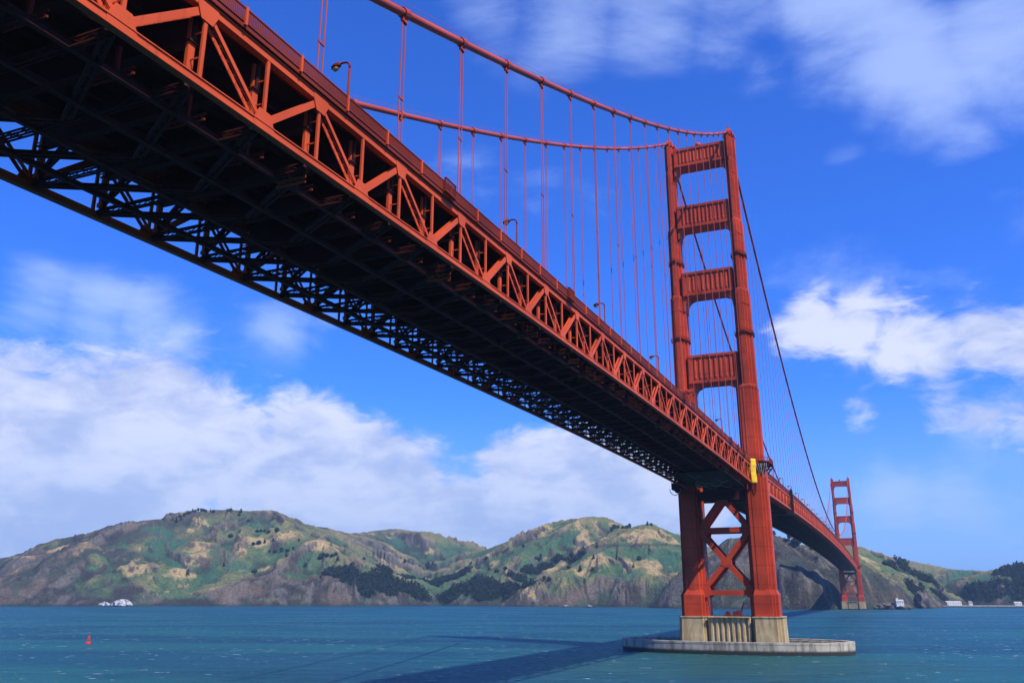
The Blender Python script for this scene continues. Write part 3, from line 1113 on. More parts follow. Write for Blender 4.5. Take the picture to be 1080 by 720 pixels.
def make_tower(label):
    root = empty("bridge_tower", (0.9, 0, 0))
    tag(root, label, "bridge tower", "towers of the suspension bridge")

    def flip(mb, s):
        if s < 0:
            mb.v = [(-x, y, z) for x, y, z in mb.v]
        return mb

    for s in (1, -1):
        m_ = MB()
        for i, (z0, z1, xi, xo, h) in enumerate(LEG):
            m_.prism(stepped(xi, xo, h), z0, z1 - .01)
            # thin cornice that marks each set-back
            if 0 < i < 6:
                m_.prism(stepped(xi - .12, xo + .12, h + .12), z1 - 6.6 if i > 2 else z1 - .9, z1 - 6.0 if i > 2 else z1 - .3)
            if 0 < i < 6:
                n_ = LEG[i + 1]
                m_.prism(stepped(xi + .01, xo - .01, h - .01), z1 - .02, z1 + 1.0, stepped(n_[2] - .01, n_[3] + .01, n_[4] + .01))
        # sloping shoulder over the plinth
        a, b = LEG[0], LEG[1]
        m_.prism(stepped(a[2], a[3], a[4]), 21.38, 23.4, stepped(b[2] - .02, b[3] + .02, b[4] + .02))
        m_.prism(stepped(11.0, 16.2, 5.5), 222.5, 223.3)
        leg = flip(m_, s).build("leg", M_TOWER, root)
        # raised central strip up each outer face
        st = MB()
        for (z0, z1, xi, xo, h) in LEG[1:]:
            cx = (xi + xo) / 2
            st.box(cx - (xo - xi) * .13, cx + (xo - xi) * .13, -h - .16, -h + .1, z0 + 1.0, z1 - 1.2)
            st.box(xo - .1, xo + .16, -h * .3, h * .3, z0 + 1.0, z1 - 1.2)
            st.box(cx - (xo - xi) * .13, cx + (xo - xi) * .13, h - .1, h + .16, z0 + 1.0, z1 - 1.2)
        flip(st, s).build("pilaster", M_TOWER, leg)
        for zb, i in ((163.5, 4), (127.5, 3)):
            z0, z1, xi, xo, h = LEG[i]
            bm_ = MB()
            for dz in (0, .7, 1.4):
                o1 = stepped(xi - .5, xo + .5, h + .5)
                o2 = stepped(xi - .5, xo + .5, h + .5)
                nn = len(o1)
                for q in range(nn):
                    p1, p2 = o1[q], o1[(q + 1) % nn]
                    bm_.bar((p1[0], p1[1], zb + dz), (p2[0], p2[1], zb + dz), 0.16, 0.16, (0, 0, 1))
            bm_.prism(stepped(xi - .45, xo + .45, h + .45), zb - .25, zb - .02)
            flip(bm_, s).build("rail_band", M_BAND, leg)
        sd_ = MB()
        sd_.box(12.0, 15.6, -3.6, 3.6, 223.3, 224.4)
        sd_.prism([(12.4, -3.0), (15.2, -3.0), (15.2, 3.0), (12.4, 3.0)], 224.4, 226.6, [(12.9, -1.4), (14.7, -1.4), (14.7, 1.4), (12.9, 1.4)])
        sd_.tube([(13.8, 0, 226.6), (13.8, 0, 229.4)], 0.22, 8)
        flip(sd_, s).build("cable_saddle", M_TOWER, root)
    # portal struts above the deck
    for (zb, zt, xi, dep, nr, hx, hz) in ((210.8, 219.6, 11.3, 3.6, 12, 2.6, 3.0), (180.0, 190.4, 11.3, 3.9, 11, 2.6, 3.4), (147.4, 158.0, 10.7, 4.3, 9, 3.2, 5.0), (107.7, 119.8, 10.2, 4.7, 8, 3.4, 7.0)):
        m_ = MB()
        m_.box(-xi - .4, xi + .4, -dep, dep, zb, zt)
        for z0, z1, e in ((zt - 1.0, zt + .15, .45), (zb - .15, zb + 1.0, .40)):
            m_.box(-xi - .1, xi + .1, -dep - e, dep + e, z0, z1)
        # stepped haunches under the strut, against each leg
        for s in (1, -1):
            o = [(xi + .3, zb), (xi - hx * 1.5, zb), (xi - hx * 1.25, zb - hz * .10), (xi - hx * .72, zb - hz * .22), (xi - hx * .45, zb - hz * .42), (xi - hx * .22, zb - hz * .72), (xi - hx * .12, zb - hz * 1.3), (xi + .3, zb - hz * 1.5)]
            vs = [(s * x, -dep + .3, z) for x, z in o] + [(s * x, dep - .3, z) for x, z in o]
            nn = len(o)
            m_.add(vs, [(i, (i + 1) % nn, nn + (i + 1) % nn, nn + i) for i in range(nn)] + [tuple(range(nn)), tuple(range(nn, 2 * nn))])
        strut = m_.build("portal_strut", M_TOWER, root)
        wid = 2 * (xi - 1.6)
        for sy in (-1, 1):
            fl = MB()
            for q in range(nr):
                cx = -xi + 1.6 + wid * (q + .5) / nr
                w = wid / nr * .27
                ya, yb = sy * dep, sy * (dep + .30)
                fl.prism([(cx - w, ya), (cx + w, ya), (cx + w * .45, yb), (cx - w * .45, yb)][::1 if sy < 0 else -1], zb + 1.9, zt - 1.9)
            for s in (-1, 1):
                fl.box(s * (xi - .6) - .6, s * (xi - .6) + .6, min(sy * dep, sy * (dep + .35)), max(sy * dep, sy * (dep + .35)), zb + 1.0, zt - 1.0)
            fl.build("fluting", M_TOWER, strut)
    bc = MB()
    bc.tube([(-.6, 0, 219.7), (-.6, 0, 220.6), (-.6, 0, 221.0), (-.6, 0, 222.0), (-.6, 0, 222.9), (-.6, 0, 223.2)], [.5, .5, 1.2, 1.5, 1.1, .3], 12)
    bc.build("beacon", M_TOWER, root, True)
    # bracing below the deck
    for ym in (-4.6, 4.6):
        b_ = MB()
        w, t = 1.95, 1.4

        def mem(p, q, ww=w):
            b_.bar((p[0], ym, p[1]), (q[0], ym, q[1]), ww, t, (0, 0, 1) if abs(p[1] - q[1]) < 1 else (1, 0, 0))
        br = [((-9.4, 47.0), (-.4, 58.6)), ((9.4, 47.0), (.4, 58.6)), ((-9.4, 45.6), (-.6, 34.6)), ((9.4, 45.6), (.6, 34.6)), ((-.6, 33.2), (-9.4, 23.2)), ((.6, 33.2), (9.4, 23.2))]
        for p, q in br:
            o = MB()
            o.bar((p[0], ym, p[1]), (q[0], ym, q[1]), t, w, (0, 1, 0))
            o.build("brace", M_TOWER, root)
        for zc in (46.4, 22.2):
            o = MB()
            o.box(-9.2, 9.2, ym - .68, ym + .68, zc - .98, zc + .98)
            o.build("cross_strut", M_TOWER, root)
        for (cx, cz, a, b) in ((0, 58.6, 2.2, 1.9), (0, 33.9, 2.1, 2.0), (-8.4, 46.3, 1.5, 3.0), (8.4, 46.3, 1.5, 3.0), (-8.4, 22.8, 1.5, 2.3), (8.4, 22.8, 1.5, 2.3)):
            o = MB()
            ol = [(cx - a, cz - b * .5), (cx - a * .5, cz - b), (cx + a * .5, cz - b), (cx + a, cz - b * .5), (cx + a, cz + b * .5), (cx + a * .5, cz + b), (cx - a * .5, cz + b), (cx - a, cz + b * .5)]
            vs = [(x, ym - .78, z) for x, z in ol] + [(x, ym + .78, z) for x, z in ol]
            o.add(vs, [(i, (i + 1) % 8, 8 + (i + 1) % 8, 8 + i) for i in range(8)] + [tuple(range(8)), tuple(range(8, 16))])
            o.build("gusset_plate", M_TOWER, root)
        top = MB()
        top.box(-9, 9, ym - 1.2, ym + 1.2, 58.2, 61.8)
        top.build("deck_crosshead", M_FLOOR, root)  # deck shade on the crosshead is painted in with the dark floor colour
    # walkway that bulges round each leg at deck level
    for s in (1, -1):
        wk = MB()
        zz = Z_T + .3
        ol = [(16.6, -9.4), (19.0, -9.4), (21.0, -7.2), (21.4, 0), (21.0, 7.2), (19.0, 9.4), (16.6, 9.4)]
        wk.prism([(x - .9, y) for x, y in ol], zz + .9, zz + 1.4)
        for i in range(len(ol) - 1):
            p, q = ol[i], ol[i + 1]
            wk.bar((p[0] - .95, p[1], zz + 2.65), (q[0] - .95, q[1], zz + 2.65), .16, .16, (0, 0, 1))
            L = math.hypot(q[0] - p[0], q[1] - p[1])
            for j in range(max(2, int(L / .45))):
                f = j / max(2, int(L / .45))
                x, y = p[0] + (q[0] - p[0]) * f - .95, p[1] + (q[1] - p[1]) * f
                wk.bar((x, y, zz + 1.4), (x, y, zz + 2.6), .09, .12, (1, 0, 0))
        for y in (-6.5, 0, 6.5):
            wk.bar((17.4, y, zz - 2.4), (20.2, y, zz + .9), .4, .5, (0, 1, 0))
        flip(wk, s).build("walkway", M_RAIL, root)
    return root


t1 = make_tower("huge near orange bridge tower with four fluted portal struts standing on the ringed concrete pier")
t2 = copy_tree(t1)
t2.location = (0.9, L_MAIN, 0)
tag(t2, "small distant orange bridge tower at the foot of the dark cliff across the water")


# ---------------------------------------------------------------- piers and fender
def make_pier(label, yc):
    root = empty("bridge_pier", (1.2, yc, 0))
    tag(root, label, "pier", "concrete piers under the towers")
    for s in (1, -1):
        b_ = MB()
        x0, x1 = 8.0, 20.1
        b_.prism(stepped(x0, x1, 10.6, .9, .9), 1.2, 13.0, stepped(x0 + .15, x1 - .35, 10.3, .9, .9))
        b_.prism(stepped(x0 - .1, x1 - .1, 10.5, .9, .9), 13.0, 13.4)
        b_.prism(stepped(x0 - .6, x1 + .8, 11.6, .9, .9), -4, 1.2)
        if s < 0:
            b_.v = [(-x, y, z) for x, y, z in b_.v]
        b_.build("pedestal", M_PIER, root)
    c = MB()
    # fluted wall between the pedestals
    nf, xw = 8, 8.1
    ol = []
    for k in range(nf):
        a = -xw + 2 * xw * k / nf
        w = 2 * xw / nf
        ol += [(a, -8.6), (a + w * .32, -8.6), (a + w * .50, -9.2), (a + w * .84, -9.2), (a + w * .999, -8.7)]
    ol += [(xw, -8.6)]
    ring = ol + [(-x, -y) for x, y in ol]
    c.prism(ring, -4, 12.95)
    c.box(-8.0, 8.0, -9.9, 9.9, 12.96, 13.36)
    c.build("fluted_wall", M_PIER, root)
    ledge = MB()
    ledge.box(-21.6, 21.6, -13.2, 13.2, -4, 0.9)
    ledge.build("footing", M_PIER, root)
    return root


make_pier("stained tan concrete pier with fluted middle under the near tower", 0)
make_pier("pale small pier under the distant tower by the far cliff", L_MAIN)


def ring_wall():
    a, b = 44.8, 21.5
    n = 120
    prof = [(0.0, -4), (0.0, 3.75), (.07, 3.75), (.07, 4.5), (-2.6, 4.5), (-2.6, 3.9), (-4.6, 3.9), (-4.6, -4)]
    vs, fs = [], []
    for k in range(n):
        t = 2 * math.pi * k / n
        # super-ellipse: long straight flanks and rounded ends
        cx = math.copysign(abs(math.cos(t)) ** .92, math.cos(t))
        cy = math.copysign(abs(math.sin(t)) ** .92, math.sin(t))
        nx, ny = cx * b, cy * a
        L = math.hypot(nx, ny)
        for off, z in prof:
            vs.append((cx * a + nx / L * off, cy * b + ny / L * off, z))
    m_ = len(prof)
    for k in range(n):
        for j in range(m_):
            p, q = k * m_ + j, k * m_ + (j + 1) % m_
            r, s = ((k + 1) % n) * m_ + (j + 1) % m_, ((k + 1) % n) * m_ + j
            fs.append((p, q, r, s))
    root = MB().add(vs, fs).build("fender_wall", M_FENDER)
    root.location = (0.6, 2.6, 0)
    tag(root, "low oval grey concrete fender ringing the near tower's pier in the water", "fender wall")
    return root


ring_wall()


# ---------------------------------------------------------------- cables and suspenders
def make_cable(sx, label):
    X = sx * HW
    ysd = np.linspace(-343, 0, 70)
    ymn = np.linspace(0, L_MAIN, 130)
    pts = [(X, y, cable_side(y)) for y in ysd] + [(X, y, cable_main(y)) for y in ymn[1:]]
    root = MB().tube(pts, 0.50, 12).build("main_cable", M_CABLE, None, True)
    tag(root, label, "cable", "main cables")
    hr = MB()
    for o in (-.45, .45):
        hr.tube([(x + o, y, z + 1.25) for x, y, z in pts[::2]], 0.022, 4, False)
    hr.build("hand_rope", M_ROPE, root)

    def hanger(y, zc, zd, near):
        mb = MB()
        for dy in ((-.46, -.34, .34, .46) if near else (-.36, .36)):
            r = .050 if near else .060
            mb.tube([(X, y + dy * .9, zc), (X, y + dy, zd)], r, 5 if near else 4, False)
        if near:
            zs = zd + .42 * (zc - zd)
            mb.box(X - .08, X + .08, y - .5, y + .5, zs - .12, zs + .12)
        mb.build("suspender", M_ROPE, root)
        bd = MB()
        s = (cable_side(y + .5) - cable_side(y - .5)) if y < 0 else (cable_main(y + .5) - cable_main(y - .5))
        bd.tube([(X, y - .55, zc - s * .55), (X, y + .55, zc + s * .55)], .66, 12)
        if near:
            bd.box(X - .2, X + .2, y - .5, y + .5, zc - 1.25, zc - .4)
            bd.build("cable_band", M_CABLE, root)

    k = 0
    while True:
        y = Y_NODE0 + PANEL * k
        k += 1
        if y > -6:
            break
        if y < -338 or cable_side(y) < z_side(y) + 2.5:
            continue
        hanger(y, cable_side(y), z_side(y) + .4, True)
    n = 84
    step = (L_MAIN - 16) / n
    for k in range(1, 78):
        y = 8 + step * k
        hanger(y, cable_main(y), z_main(y) + .4, False)


make_cable(1, "higher of two main cables, running above the sunlit railing to the tower's right leg")
make_cable(-1, "lower of the two main cables, running to the near tower's left leg")


# ---------------------------------------------------------------- street lamps
def make_lamp():
    root = empty("street_lamp")
    tag(root, "orange street lamp", "street lamp", "street lamps along the deck")
    m_ = MB()
    m_.tube([(0, 0, 0), (0, 0, .5), (0, 0, .55), (0, 0, 6.4)], [.26, .26, .17, .13], 8)
    m_.build("pole", M_RAIL, root, True)
    a = MB()
    pts = [(0, 0, 6.40), (0, 0, 6.75), (-.12, 0, 7.05), (-.42, 0, 7.25), (-.85, 0, 7.30), (-1.25, 0, 7.22)]
    a.tube(pts, [.13, .13, .125, .12, .11, .10], 8)
    a.build("arm", M_RAIL, root, True)
    h = MB()
    h.tube([(-1.15, 0, 7.26), (-1.3, 0, 7.24), (-1.75, 0, 7.08), (-2.15, 0, 6.92), (-2.25, 0, 6.86)], [.13, .30, .38, .28, .08], 10)
    head = h.build("lamp_head", M_RAIL, root, True)
    g_ = MB()
    g_.tube([(-1.4, 0, 6.99), (-1.6, 0, 6.86), (-1.95, 0, 6.74), (-2.1, 0, 6.76)], [.12, .29, .26, .08], 10)
    g_.build("lens", M_LAMP, head, True)
    return root


lamp = make_lamp()
lamp_y = [-296.4 + 45.7 * k for k in range(6)]
lamp_words = ["big street lamp close to the top left, standing where the lower cable meets the railing", "second street lamp down the near railing, in front of a pale cloud",
              "third street lamp down the near railing, among the suspender ropes", "fourth street lamp down the near railing, just left of the tower's left leg",
              "street lamp seen through the tower's lowest portal opening, left of its middle", "small street lamp seen beside the inner edge of the tower's right leg"]
first = True
for y, words in zip(lamp_y, lamp_words):
    o = lamp if first else copy_tree(lamp)
    first = False
    o.location = (13.0, y, z_side(y) + .98)
    o["label"] = words
for k in range(16):
    y = 36 + 45.7 * k
    o = copy_tree(lamp)
    o.location = (13.0, y, z_main(y) + 1.4)
    o["label"] = "small street lamp in the row on the far span beyond the near tower"
    o["group"] = "street lamps on the far span"


# ---------------------------------------------------------------- works at the tower
def works():
    y = -8.6
    zz = z_side(y)
    # a tall tarpaulin lashed over the end of the truss
    rows, cols = 18, 7
    vs, fs = [], []
    for side in (0, 1):
        for i in range(rows):
            for j in range(cols):
                t, s = i / (rows - 1), j / (cols - 1)
                bulge = .28 * math.sin(s * math.pi) + .10 * math.sin(t * 17 + s * 5) + .06 * math.sin(t * 31)
                vs.append((14.2 + 2.0 * s + .10 * math.sin(t * 9), -13.4 + 1.6 * s - bulge + (.18 if side else 0), zz + 2.2 - 9.6 * t))
    q = rows * cols
    for side in (0, 1):
        for i in range(rows - 1):
            for j in range(cols - 1):
                a = side * q + i * cols + j
                f = (a, a + 1, a + cols + 1, a + cols)
                fs.append(f if side == 0 else f[::-1])
    edge = [j for j in range(cols)] + [i * cols + cols - 1 for i in range(1, rows)] + [(rows - 1) * cols + j for j in range(cols - 2, -1, -1)] + [i * cols for i in range(rows - 2, 0, -1)]
    for a, b in zip(edge, edge[1:] + edge[:1]):
        fs.append((a, b, b + q, a + q))
    o = MB().add(vs, fs).build("tarpaulin", M_YELLOW, None, True)
    tag(o, "bright yellow tarpaulin hanging over the truss end beside the near tower", "tarpaulin")
    # scaffold platform with netting slung under the deck
    root = empty("work_platform", (2.0, -36, z_side(-40) - DEPTH - 1.0))
    tag(root, "dark scaffold platform with green netting slung under the deck before the tower", "work platform")
    n = 9
    ya, yb = -22.0, 24.0
    m_ = MB()
    m_.box(-8.8, 9.0, ya, yb, -.2, .0)
    m_.build("deck", M_NET, root)
    f_ = MB()
    for k in range(n + 1):
        yy = ya + (yb - ya) * k / n
        f_.box(-9.2, 9.3, yy - .12, yy + .12, -.4, -.21)
        for x in (-9.2, 0, 9.2):
            f_.box(x - .07, x + .07, yy - .07, yy + .07, 0.01, 1.3)
    for x in (-9.2, 0, 9.2):
        f_.box(x - .12, x + .12, ya, yb, -.62, -.41)
    f_.build("frame", M_NET, root)
    t_ = MB()
    random.seed(3)
    for k in range(11):
        x, yy = random.uniform(-8, 5), random.uniform(ya, yb - 6)
        t_.tube([(x, yy, -.7), (x + 2, yy + 3, -.9 - random.random()), (x + 3.5, yy + 6, -.7)], .10, 5)
    t_.build("slung_pipe", M_GREY, root)
    # gear box and hoop under the far corner of the deck
    root = empty("gear_cabin", (-15.6, -13, 60.6))
    tag(root, "dark gear cabin with pipe hoop under the deck at the near tower's left leg", "gear cabin")
    m_ = MB()
    m_.box(-1.4, 1.8, -3, 3, 1.4, 4.0)
    m_.box(-.2, 1.7, -2, 2, .4, 1.39)
    m_.build("cabin", M_DARK, root)
    h_ = MB()
    h_.tube([(-2.0 + 2.2 * (1 - math.cos(t)), -3.4, 1.6 - 2.5 * math.sin(t)) for t in np.linspace(0, math.pi, 14)], .14, 6)
    h_.build("hoop", M_GREY, root, True)
    r_ = MB()
    for y_ in (-2.8, 2.8):
        for x_ in (-1.2, 1.6):
            r_.box(x_ - .1, x_ + .1, y_ - .1, y_ + .1, 4.0, 5.4)
    r_.build("hanger_rod", M_DARK, root)
    # gantry and drooping hoses at the right leg
    root = empty("hose_bundle", (17.6, -9.3, Z_T))
    tag(root, "drooping pale hoses below the walkway on the near tower's right leg", "hose bundle")
    for k, dx in enumerate((0, .9, 1.7)):
        m_ = MB()
        m_.tube([(dx - 1.6 + 2.4 * t, -.3 - .2 * k, .4 - (3.6 + k) * math.sin(math.pi * t)) for t in np.linspace(0, 1, 14)], .13, 6)
        m_.build("hose", M_GREY, root, True)
    # traveller that clamps round the far span's truss
    y = 141.0
    zz = z_main(y)
    root = empty("maintenance_traveller", (HW + .9, y, zz))
    tag(root, "dark maintenance traveller clamped on the far span's truss just beyond the near tower", "maintenance traveller")
    m_ = MB()
    for y_ in (-2.6, 2.6):
        m_.box(.2, 1.2, y_ - .35, y_ + .35, -9.2, 3.6)
    m_.box(.2, 1.2, -2.2, 2.2, 2.8, 3.6)
    m_.box(.3, 1.1, -2.2, 2.2, -4.2, -3.2)
    for k in range(6):
        z0 = -8.4 + k * 1.8
        m_.bar((.7, -2.3, z0), (.7, 2.3, z0 + 1.8), .2, .25, (1, 0, 0))
    m_.build("frame", M_DARK, root)
    c_ = MB()
    c_.box(-14.0, 1.4, -2.9, 2.9, -10.2, -9.25)
    c_.build("basket", M_DARK, root)
    # winch left on the pier between the legs
    root = empty("winch", (4.2, -6.5, 13.37))
    tag(root, "small dark red winch with a dark boom standing on the pier between the tower legs", "winch")
    m_ = MB()
    m_.box(-5.2, 2.2, -1.4, 1.4, .15, .55)
    m_.tube([(-3.6, -1.2, 1.1), (-3.6, 1.2, 1.1)], .9, 12)
    m_.tube([(-1.0, -1.1, 1.3), (-1.0, 1.1, 1.3)], .75, 12)
    m_.box(-.2, 1.6, -1.1, 1.1, .55, 2.3)
    m_.build("frame", M_BAND, root)
    b_ = MB()
    b_.bar((1.4, 0, .6), (2.6, 0, 5.4), .35, .35)
    b_.bar((1.4, 0, 2.4), (2.6, 0, 5.2), .14, .14)
    b_.bar((2.6, 0, 5.3), (3.6, 0, 4.6), .2, .2)
    b_.build("boom", M_DARK, root)


works()


# ---------------------------------------------------------------- buoy, rocks, shore buildings
def buoy():
    p = on_z(93, 678.5, 0)
    root = empty("buoy", (p[0], p[1], 0))
    root.scale = (.8, .8, .8)
    tag(root, "red channel buoy floating alone in the left foreground water", "buoy")
    h = MB()
    h.tube([(0, 0, -1), (0, 0, -.2), (0, 0, .9), (0, 0, 1.2)], [.9, 1.35, 1.35, .9], 16)
    h.build("hull", M_RED, root, True)
    t = MB()
    for a in range(4):
        x, y = math.cos(a * math.pi / 2), math.sin(a * math.pi / 2)
        t.bar((x * .85, y * .85, 1.1), (x * .3, y * .3, 3.9), .16, .16)
        x2, y2 = math.cos((a + 1) * math.pi / 2), math.sin((a + 1) * math.pi / 2)
        t.bar((x * .6, y * .6, 2.3), (x2 * .6, y2 * .6, 2.3), .1, .1)
    t.tube([(0, 0, 2.3), (0, 0, 3.8)], [.75, .6], 10)
    t.build("cage", M_RED, root)
    l = MB()
    l.tube([(0, 0, 3.8), (0, 0, 4.0), (0, 0, 4.5), (0, 0, 4.7)], [.3, .28, .24, .05], 10)
    l.build("lantern", M_RED, root, True)


buoy()


def rock_mat(name, c1, c2, lo, hi):
    mt, g, b = material(name)
    geo = g.n("ShaderNodeNewGeometry")
    P = geo.outputs["Position"]
    n = g.noise(P, 0.12, 6, 0.65)
    c = g.mix(g.ramp(n, lo, hi), c1, c2)
    sx = g.n("ShaderNodeSeparateXYZ")
    g.put(sx.inputs[0], P)
    c = g.mix(g.ramp(g.math("ADD", sx.outputs[2], g.math("MULTIPLY", n, 3.0)), 2.6, 5.4, 1.0, 0.0), c, (.03, .028, .025))
    g.put(b.inputs["Base Color"], c)
    b.inputs["Roughness"].default_value = .95
    return mt


M_GUANO = rock_mat("guano_covered_rock", (.13, .12, .12), (.46, .45, .44), .44, .56)
M_ROCK = rock_mat("dark_sea_rock", (.05, .042, .036), (.15, .12, .095), .40, .62)


def rock(name, label, group, u, v, dist, sx, sy, sz, mat, seed, cat="rock", zoff=0):
    p = at(u, v, dist)
    import bmesh
    bm = bmesh.new()
    bmesh.ops.create_icosphere(bm, subdivisions=4, radius=1)
    rs = np.random.default_rng(seed)
    o = rs.random(2) * 60
    for q in bm.verts:
        c = q.co
        n = float(fbm(np.array([c.x * 1.6 + o[0] + c.z * .7]), np.array([c.y * 1.6 + o[1] + c.z * .5]), 4, .6, True)[0])
        k = .55 + .8 * n
        q.co = Vector((c.x * sx * k, c.y * sy * k, c.z * sz * k))
    me = bpy.data.meshes.new(name)
    bm.to_mesh(me)
    bm.free()
    me.materials.append(mat)
    ob = bpy.data.objects.new(name, me)
    COL.objects.link(ob)
    ob.location = (p[0], p[1], zoff)
    tag(ob, label, cat, group)
    return ob


rock("sea_rock", "largest whitened rock at the foot of the left headland", "whitened rocks", 129, 633, 2150, 25, 14, 13, M_GUANO, 1)
rock("sea_rock", "smaller whitened rock just left of the largest one by the left headland", "whitened rocks", 111, 633, 2170, 13, 10, 9, M_GUANO, 2)
rock("sea_rock", "tiny white rock in front of the middle hill's dark cliff, the left one of two", "whitened rocks", 597, 639, 1860, 6, 4, 4, M_GUANO, 3)
rock("sea_rock", "tiny white rock in front of the middle hill's dark cliff, the right one of two", "whitened rocks", 622, 639, 1850, 7, 4, 4, M_GUANO, 4)
rock("sea_rock", "small pale rock at the waterline just left of the near tower's pier", "whitened rocks", 709, 638, 1800, 5, 4, 8, M_GUANO, 5)
rock("sea_rock", "low dark rock under the white light station right of the distant tower", "dark shore rocks", 941, 636, 1700, 26, 16, 12, M_ROCK, 6)
rock("sea_rock", "steep dark rock stack on the shore right of the white light station", "dark shore rocks", 974, 634, 1900, 16, 14, 30, M_ROCK, 7)
rock("sea_rock", "dark cliff-foot rock between the distant tower and the light station", "dark shore rocks", 922, 637, 1720, 18, 12, 8, M_ROCK, 8)


def house(label, u, v, dist, w, d, h, roof_h, ang, z, roof=M_ROOF, windows=3, tower=False, group=None):
    p = at(u, v, dist)
    root = empty("shore_building", (p[0], p[1], z), ang)
    tag(root, label, "building", group)
    m_ = MB()
    m_.box(-w / 2, w / 2, -d / 2, d / 2, -3, h)
    if tower:
        m_.box(-w * .46, -w * .18, -d * .3, d * .3, h, h + 5)
    m_.build("wall", M_WHITE, root)
    r_ = MB()
    e = .5
    r_.add([(-w / 2 - e, -d / 2 - e, h), (w / 2 + e, -d / 2 - e, h), (w / 2 + e, d / 2 + e, h), (-w / 2 - e, d / 2 + e, h), (-w / 2 - e, 0, h + roof_h), (w / 2 + e, 0, h + roof_h)],
           [(0, 1, 5, 4), (2, 3, 4, 5), (0, 4, 3), (1, 2, 5), (0, 3, 2, 1)])
    r_.build("roof", roof, root)
    for k in range(windows):
        x = -w / 2 + w * (k + .5) / windows
        wn = MB()
        wn.box(x - .6, x + .6, -d / 2 - .06, -d / 2 + .05, h * .42, h * .75)
        wn.build("window", M_DARK, root)
    return root


M_ROOFW = steel("pale_roofing", (0.42, 0.40, 0.36), 0.1, 0.8, streak=False)
face = math.atan2(AX[0][1], AX[0][0])
house("small white light station on the dark rock right of the distant tower", 948, 633.5, 1690, 13, 9, 6, 2.5, face, 8, M_ROOFW, 3, True)
house("long low white shed on the far shore at right", 1004, 629, 2185, 34, 12, 6, 3, face + .1, 3.4, M_ROOFW, 6)
house("tiny white hut on the shore right of the long shed", 1022, 628, 2190, 7, 7, 5, 4, face, 3.4, M_ROOF, 1)
house("white cottage at the far right edge of the shore", 1072, 629, 2200, 14, 9, 5, 3, face - .1, 3.4, M_ROOFW, 2)
house("white house up the wooded slope behind the long shed", 990, 621, 2600, 12, 8, 6, 3, face, 16, M_ROOFW, 2)


def seawall():
    a, b = at(960, 634, 2150), at(1120, 634, 2220)
    m_ = MB()
    m_.bar((a[0], a[1], 1.0), (b[0], b[1], 1.0), 5.0, 60, (0, 0, 1))
    m_.v = [(x, y, z) for x, y, z in m_.v]
    o = m_.build("seawall", M_FENDER)
    tag(o, "low grey seawall and quay along the far right shore", "seawall")


seawall()

# ---------------------------------------------------------------- trees on the hills
M_LEAF = []
for nm, c in (("dark_conifer_leaf", (.016, .026, .016)), ("olive_tree_leaf", (.028, .042, .020))):
    mt, g, b = material(nm)
    geo = g.n("ShaderNodeNewGeometry")
    n = g.noise(geo.outputs["Position"], 0.11, 4, .65)
    g.put(b.inputs["Base Color"], g.mix(g.ramp(n, .35, .7), tuple(x * .5 for x in c), (c[0] * 2.4, c[1] * 2.3, c[2] * 1.9)))
    b.inputs["Roughness"].default_value = .9
    b.inputs["Specular IOR Level"].default_value = .1
    M_LEAF.append(mt)


def crown_mesh(mb, x, y, z, r, h, rs, n=70, cone=False):
    """Leaf clumps spread through the crown's volume."""
    for _ in range(n):
        t = rs.random()
        if cone:
            rad = r * (1 - t) ** .8 + .3
        else:
            rad = r * math.sqrt(max(.05, 1 - (2 * t - .9) ** 2)) * (.75 + .25 * rs.random())
        a = rs.random() * 2 * math.pi
        q = rad * math.sqrt(rs.random())
        c = np.array([x + q * math.cos(a), y + q * math.sin(a), z + h * t])
        s = r * (.22 + .22 * rs.random())
        u = rs.normal(size=3)
        u /= np.linalg.norm(u)
        w = np.cross(u, rs.normal(size=3))
        w /= np.linalg.norm(w)
        k = np.cross(u, w)
        mb.add([c + u * s, c + w * s, c - u * s, c - w * s, c + k * s * .8, c - k * s * .8], [(0, 1, 4), (1, 2, 4), (2, 3, 4), (3, 0, 4), (1, 0, 5), (2, 1, 5), (3, 2, 5), (0, 3, 5)])


def make_tree(seed, r, h, cone):
    rs = np.random.default_rng(seed)
    root = empty("tree")
    t = MB()
    t.tube([(0, 0, -1.5), (.1, 0, h * .3), (.2, .1, h * .7)], [r * .13, r * .09, r * .03], 7)
    for k in range(4):
        a = k * 1.6
        t.tube([(.1, 0, h * (.25 + .1 * k)), (r * .6 * math.cos(a), r * .6 * math.sin(a), h * (.4 + .1 * k))], [r * .05, r * .02], 5)
    t.build("trunk", M_TRUNK, root)
    c = MB()
    crown_mesh(c, 0, 0, h * .18, r, h * .82, rs, 150, cone)
    c.build("crown", M_LEAF[seed % 2], root, fix=False)
    return root


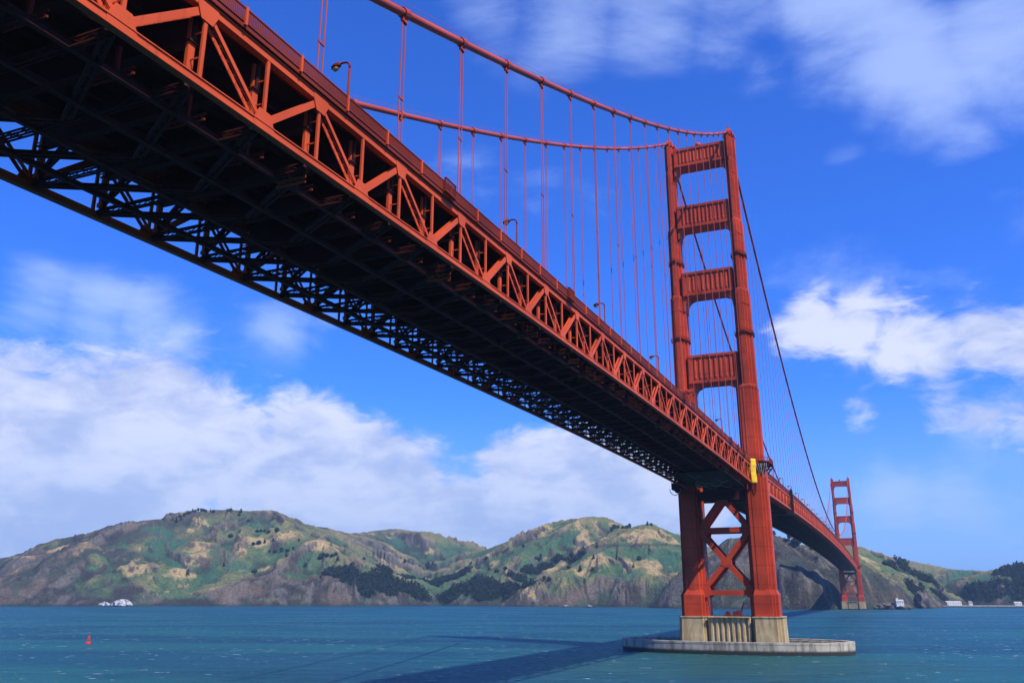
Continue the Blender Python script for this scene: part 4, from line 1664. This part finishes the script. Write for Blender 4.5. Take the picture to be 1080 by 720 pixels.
def trees():
    protos = [make_tree(1, 4.5, 10, False), make_tree(2, 5.5, 9, False), make_tree(3, 3.5, 12, True)]
    used = [False] * 3
    rs = random.Random(5)
    sets = [
        ("trees along the highest crest", "dark tree in the row along the crest of the tallest hill",
         [(182, 549), (186, 548), (190, 546), (194, 545), (197, 543), (200, 541.5), (203, 540), (206, 539.5), (209, 539), (212, 539), (214.5, 539), (217, 540), (222, 540), (225, 540.5), (240, 540), (243, 540), (254, 541), (186, 551), (191, 549)]),
        ("trees on the tall hill's flank", "dark tree or bush dotted on the tall hill's sunny flank",
         [(271, 561), (275, 561), (279, 561), (283, 562), (292, 561), (267, 575), (273, 574), (279, 573), (288, 571), (315, 571), (262, 550), (252, 545), (284, 584), (290, 583), (297, 582), (303, 582), (309, 582), (302, 588), (322, 598), (236, 598), (198, 606), (268, 604), (243, 567)]),
        ("trees above the wood", "dark tree at the upper edge of the wood on the spur",
         [(341, 587), (345, 588), (350, 588), (354, 587), (338, 590), (356, 592), (384, 590), (427, 596), (372, 596)]),
        ("trees on the middle hill", "dark tree dotted on the middle hill left of the near tower",
         [(524, 603), (533, 601), (516, 601), (552, 577), (513, 591), (590, 589), (597, 591), (603, 588), (612, 586), (617, 584), (607, 592), (630, 579), (626, 589), (600, 600), (574, 611), (668, 598.5), (674, 591), (648, 557), (652, 557), (657, 557), (661, 557), (664, 557), (645, 560), (683, 554.5), (687, 554.5), (579, 613), (612, 604), (625, 603)]),
        ("trees above the cliff", "dark tree on the skyline of the cliff right of the near tower",
         [(814, 564), (817, 564), (833, 572), (838, 574), (842, 575), (858, 580), (880, 583)]),
        ("trees right of the distant tower", "dark tree on the low hills right of the distant tower",
         [(934, 596), (937, 595), (941, 595), (944, 596), (950, 596), (954, 597), (957, 598), (1058, 603), (1064, 599), (1070, 597)]),
    ]
    for grp, lab, spots in sets:
        for u, v in spots:
            hit = None
            for dv in (0, 1, 2, 3, 4, 6):
                hit = hill_hit(u, v + dv)
                if hit is not None:
                    break
            if hit is None:
                continue
            k = rs.choice((0, 0, 1, 1, 2))
            o = protos[k] if not used[k] else copy_tree(protos[k])
            used[k] = True
            o.location = (hit[0], hit[1], hit[2] - .6)
            s = rs.uniform(.75, 1.25)
            o.scale = (s, s, s * rs.uniform(.85, 1.15))
            o.rotation_euler = (0, 0, rs.uniform(0, 6.28))
            tag(o, lab, "tree", grp)


trees()


def woodland():
    rs = np.random.default_rng(21)
    idx = np.nonzero((HILL_WOOD > .55) & (HILL_H > 4))[0]
    idx = rs.choice(idx, min(len(idx), 5200), replace=False)
    mb = MB()
    for i in idx:
        x, y, z = HILL_CO[i] + np.array([rs.normal() * 3, rs.normal() * 3, 0])
        r = 3.0 + 2.6 * rs.random()
        h = r * (1.5 + .9 * rs.random())
        crown_mesh(mb, x, y, z - .8, r, h, rs, 11)
    # scattered shrubs on the grass
    cand = np.nonzero((HILL_WOOD < .3) & (HILL_H > 12))[0]
    cand = rs.choice(cand, 6500, replace=False)
    dens = fbm(HILL_CO[cand, 0] / 140., HILL_CO[cand, 1] / 140., 4)
    cand = cand[dens > .52]
    for i in cand:
        x, y, z = HILL_CO[i]
        r = 1.2 + 1.5 * rs.random()
        crown_mesh(mb, x, y, z - .5, r, r * 1.2, rs, 6)
    o = mb.build("woodland", M_LEAF[0], fix=False)
    tag(o, "dense dark woodland and scrub filling the valleys of the far hills", "woodland", kind="stuff")


woodland()

# ---------------------------------------------------------------- sea air
HAZE = 0.00006


def haze():
    mt = bpy.data.materials.new("sea_air")
    mt.use_nodes = True
    mt.node_tree.nodes.clear()
    g = NG(mt.node_tree)
    out = g.n("ShaderNodeOutputMaterial")
    v = g.n("ShaderNodeVolumePrincipled")
    v.inputs["Color"].default_value = (.42, .68, 1, 1)
    v.inputs["Density"].default_value = HAZE
    v.inputs["Anisotropy"].default_value = 0.2
    g.put(out.inputs["Volume"], v.outputs[0])
    o = MB().box(-15000, 15000, -15000, 15000, -14, 345).build("haze", mt)
    tag(o, "thin blue sea haze over the strait", "haze", kind="stuff")


if HAZE:
    haze()
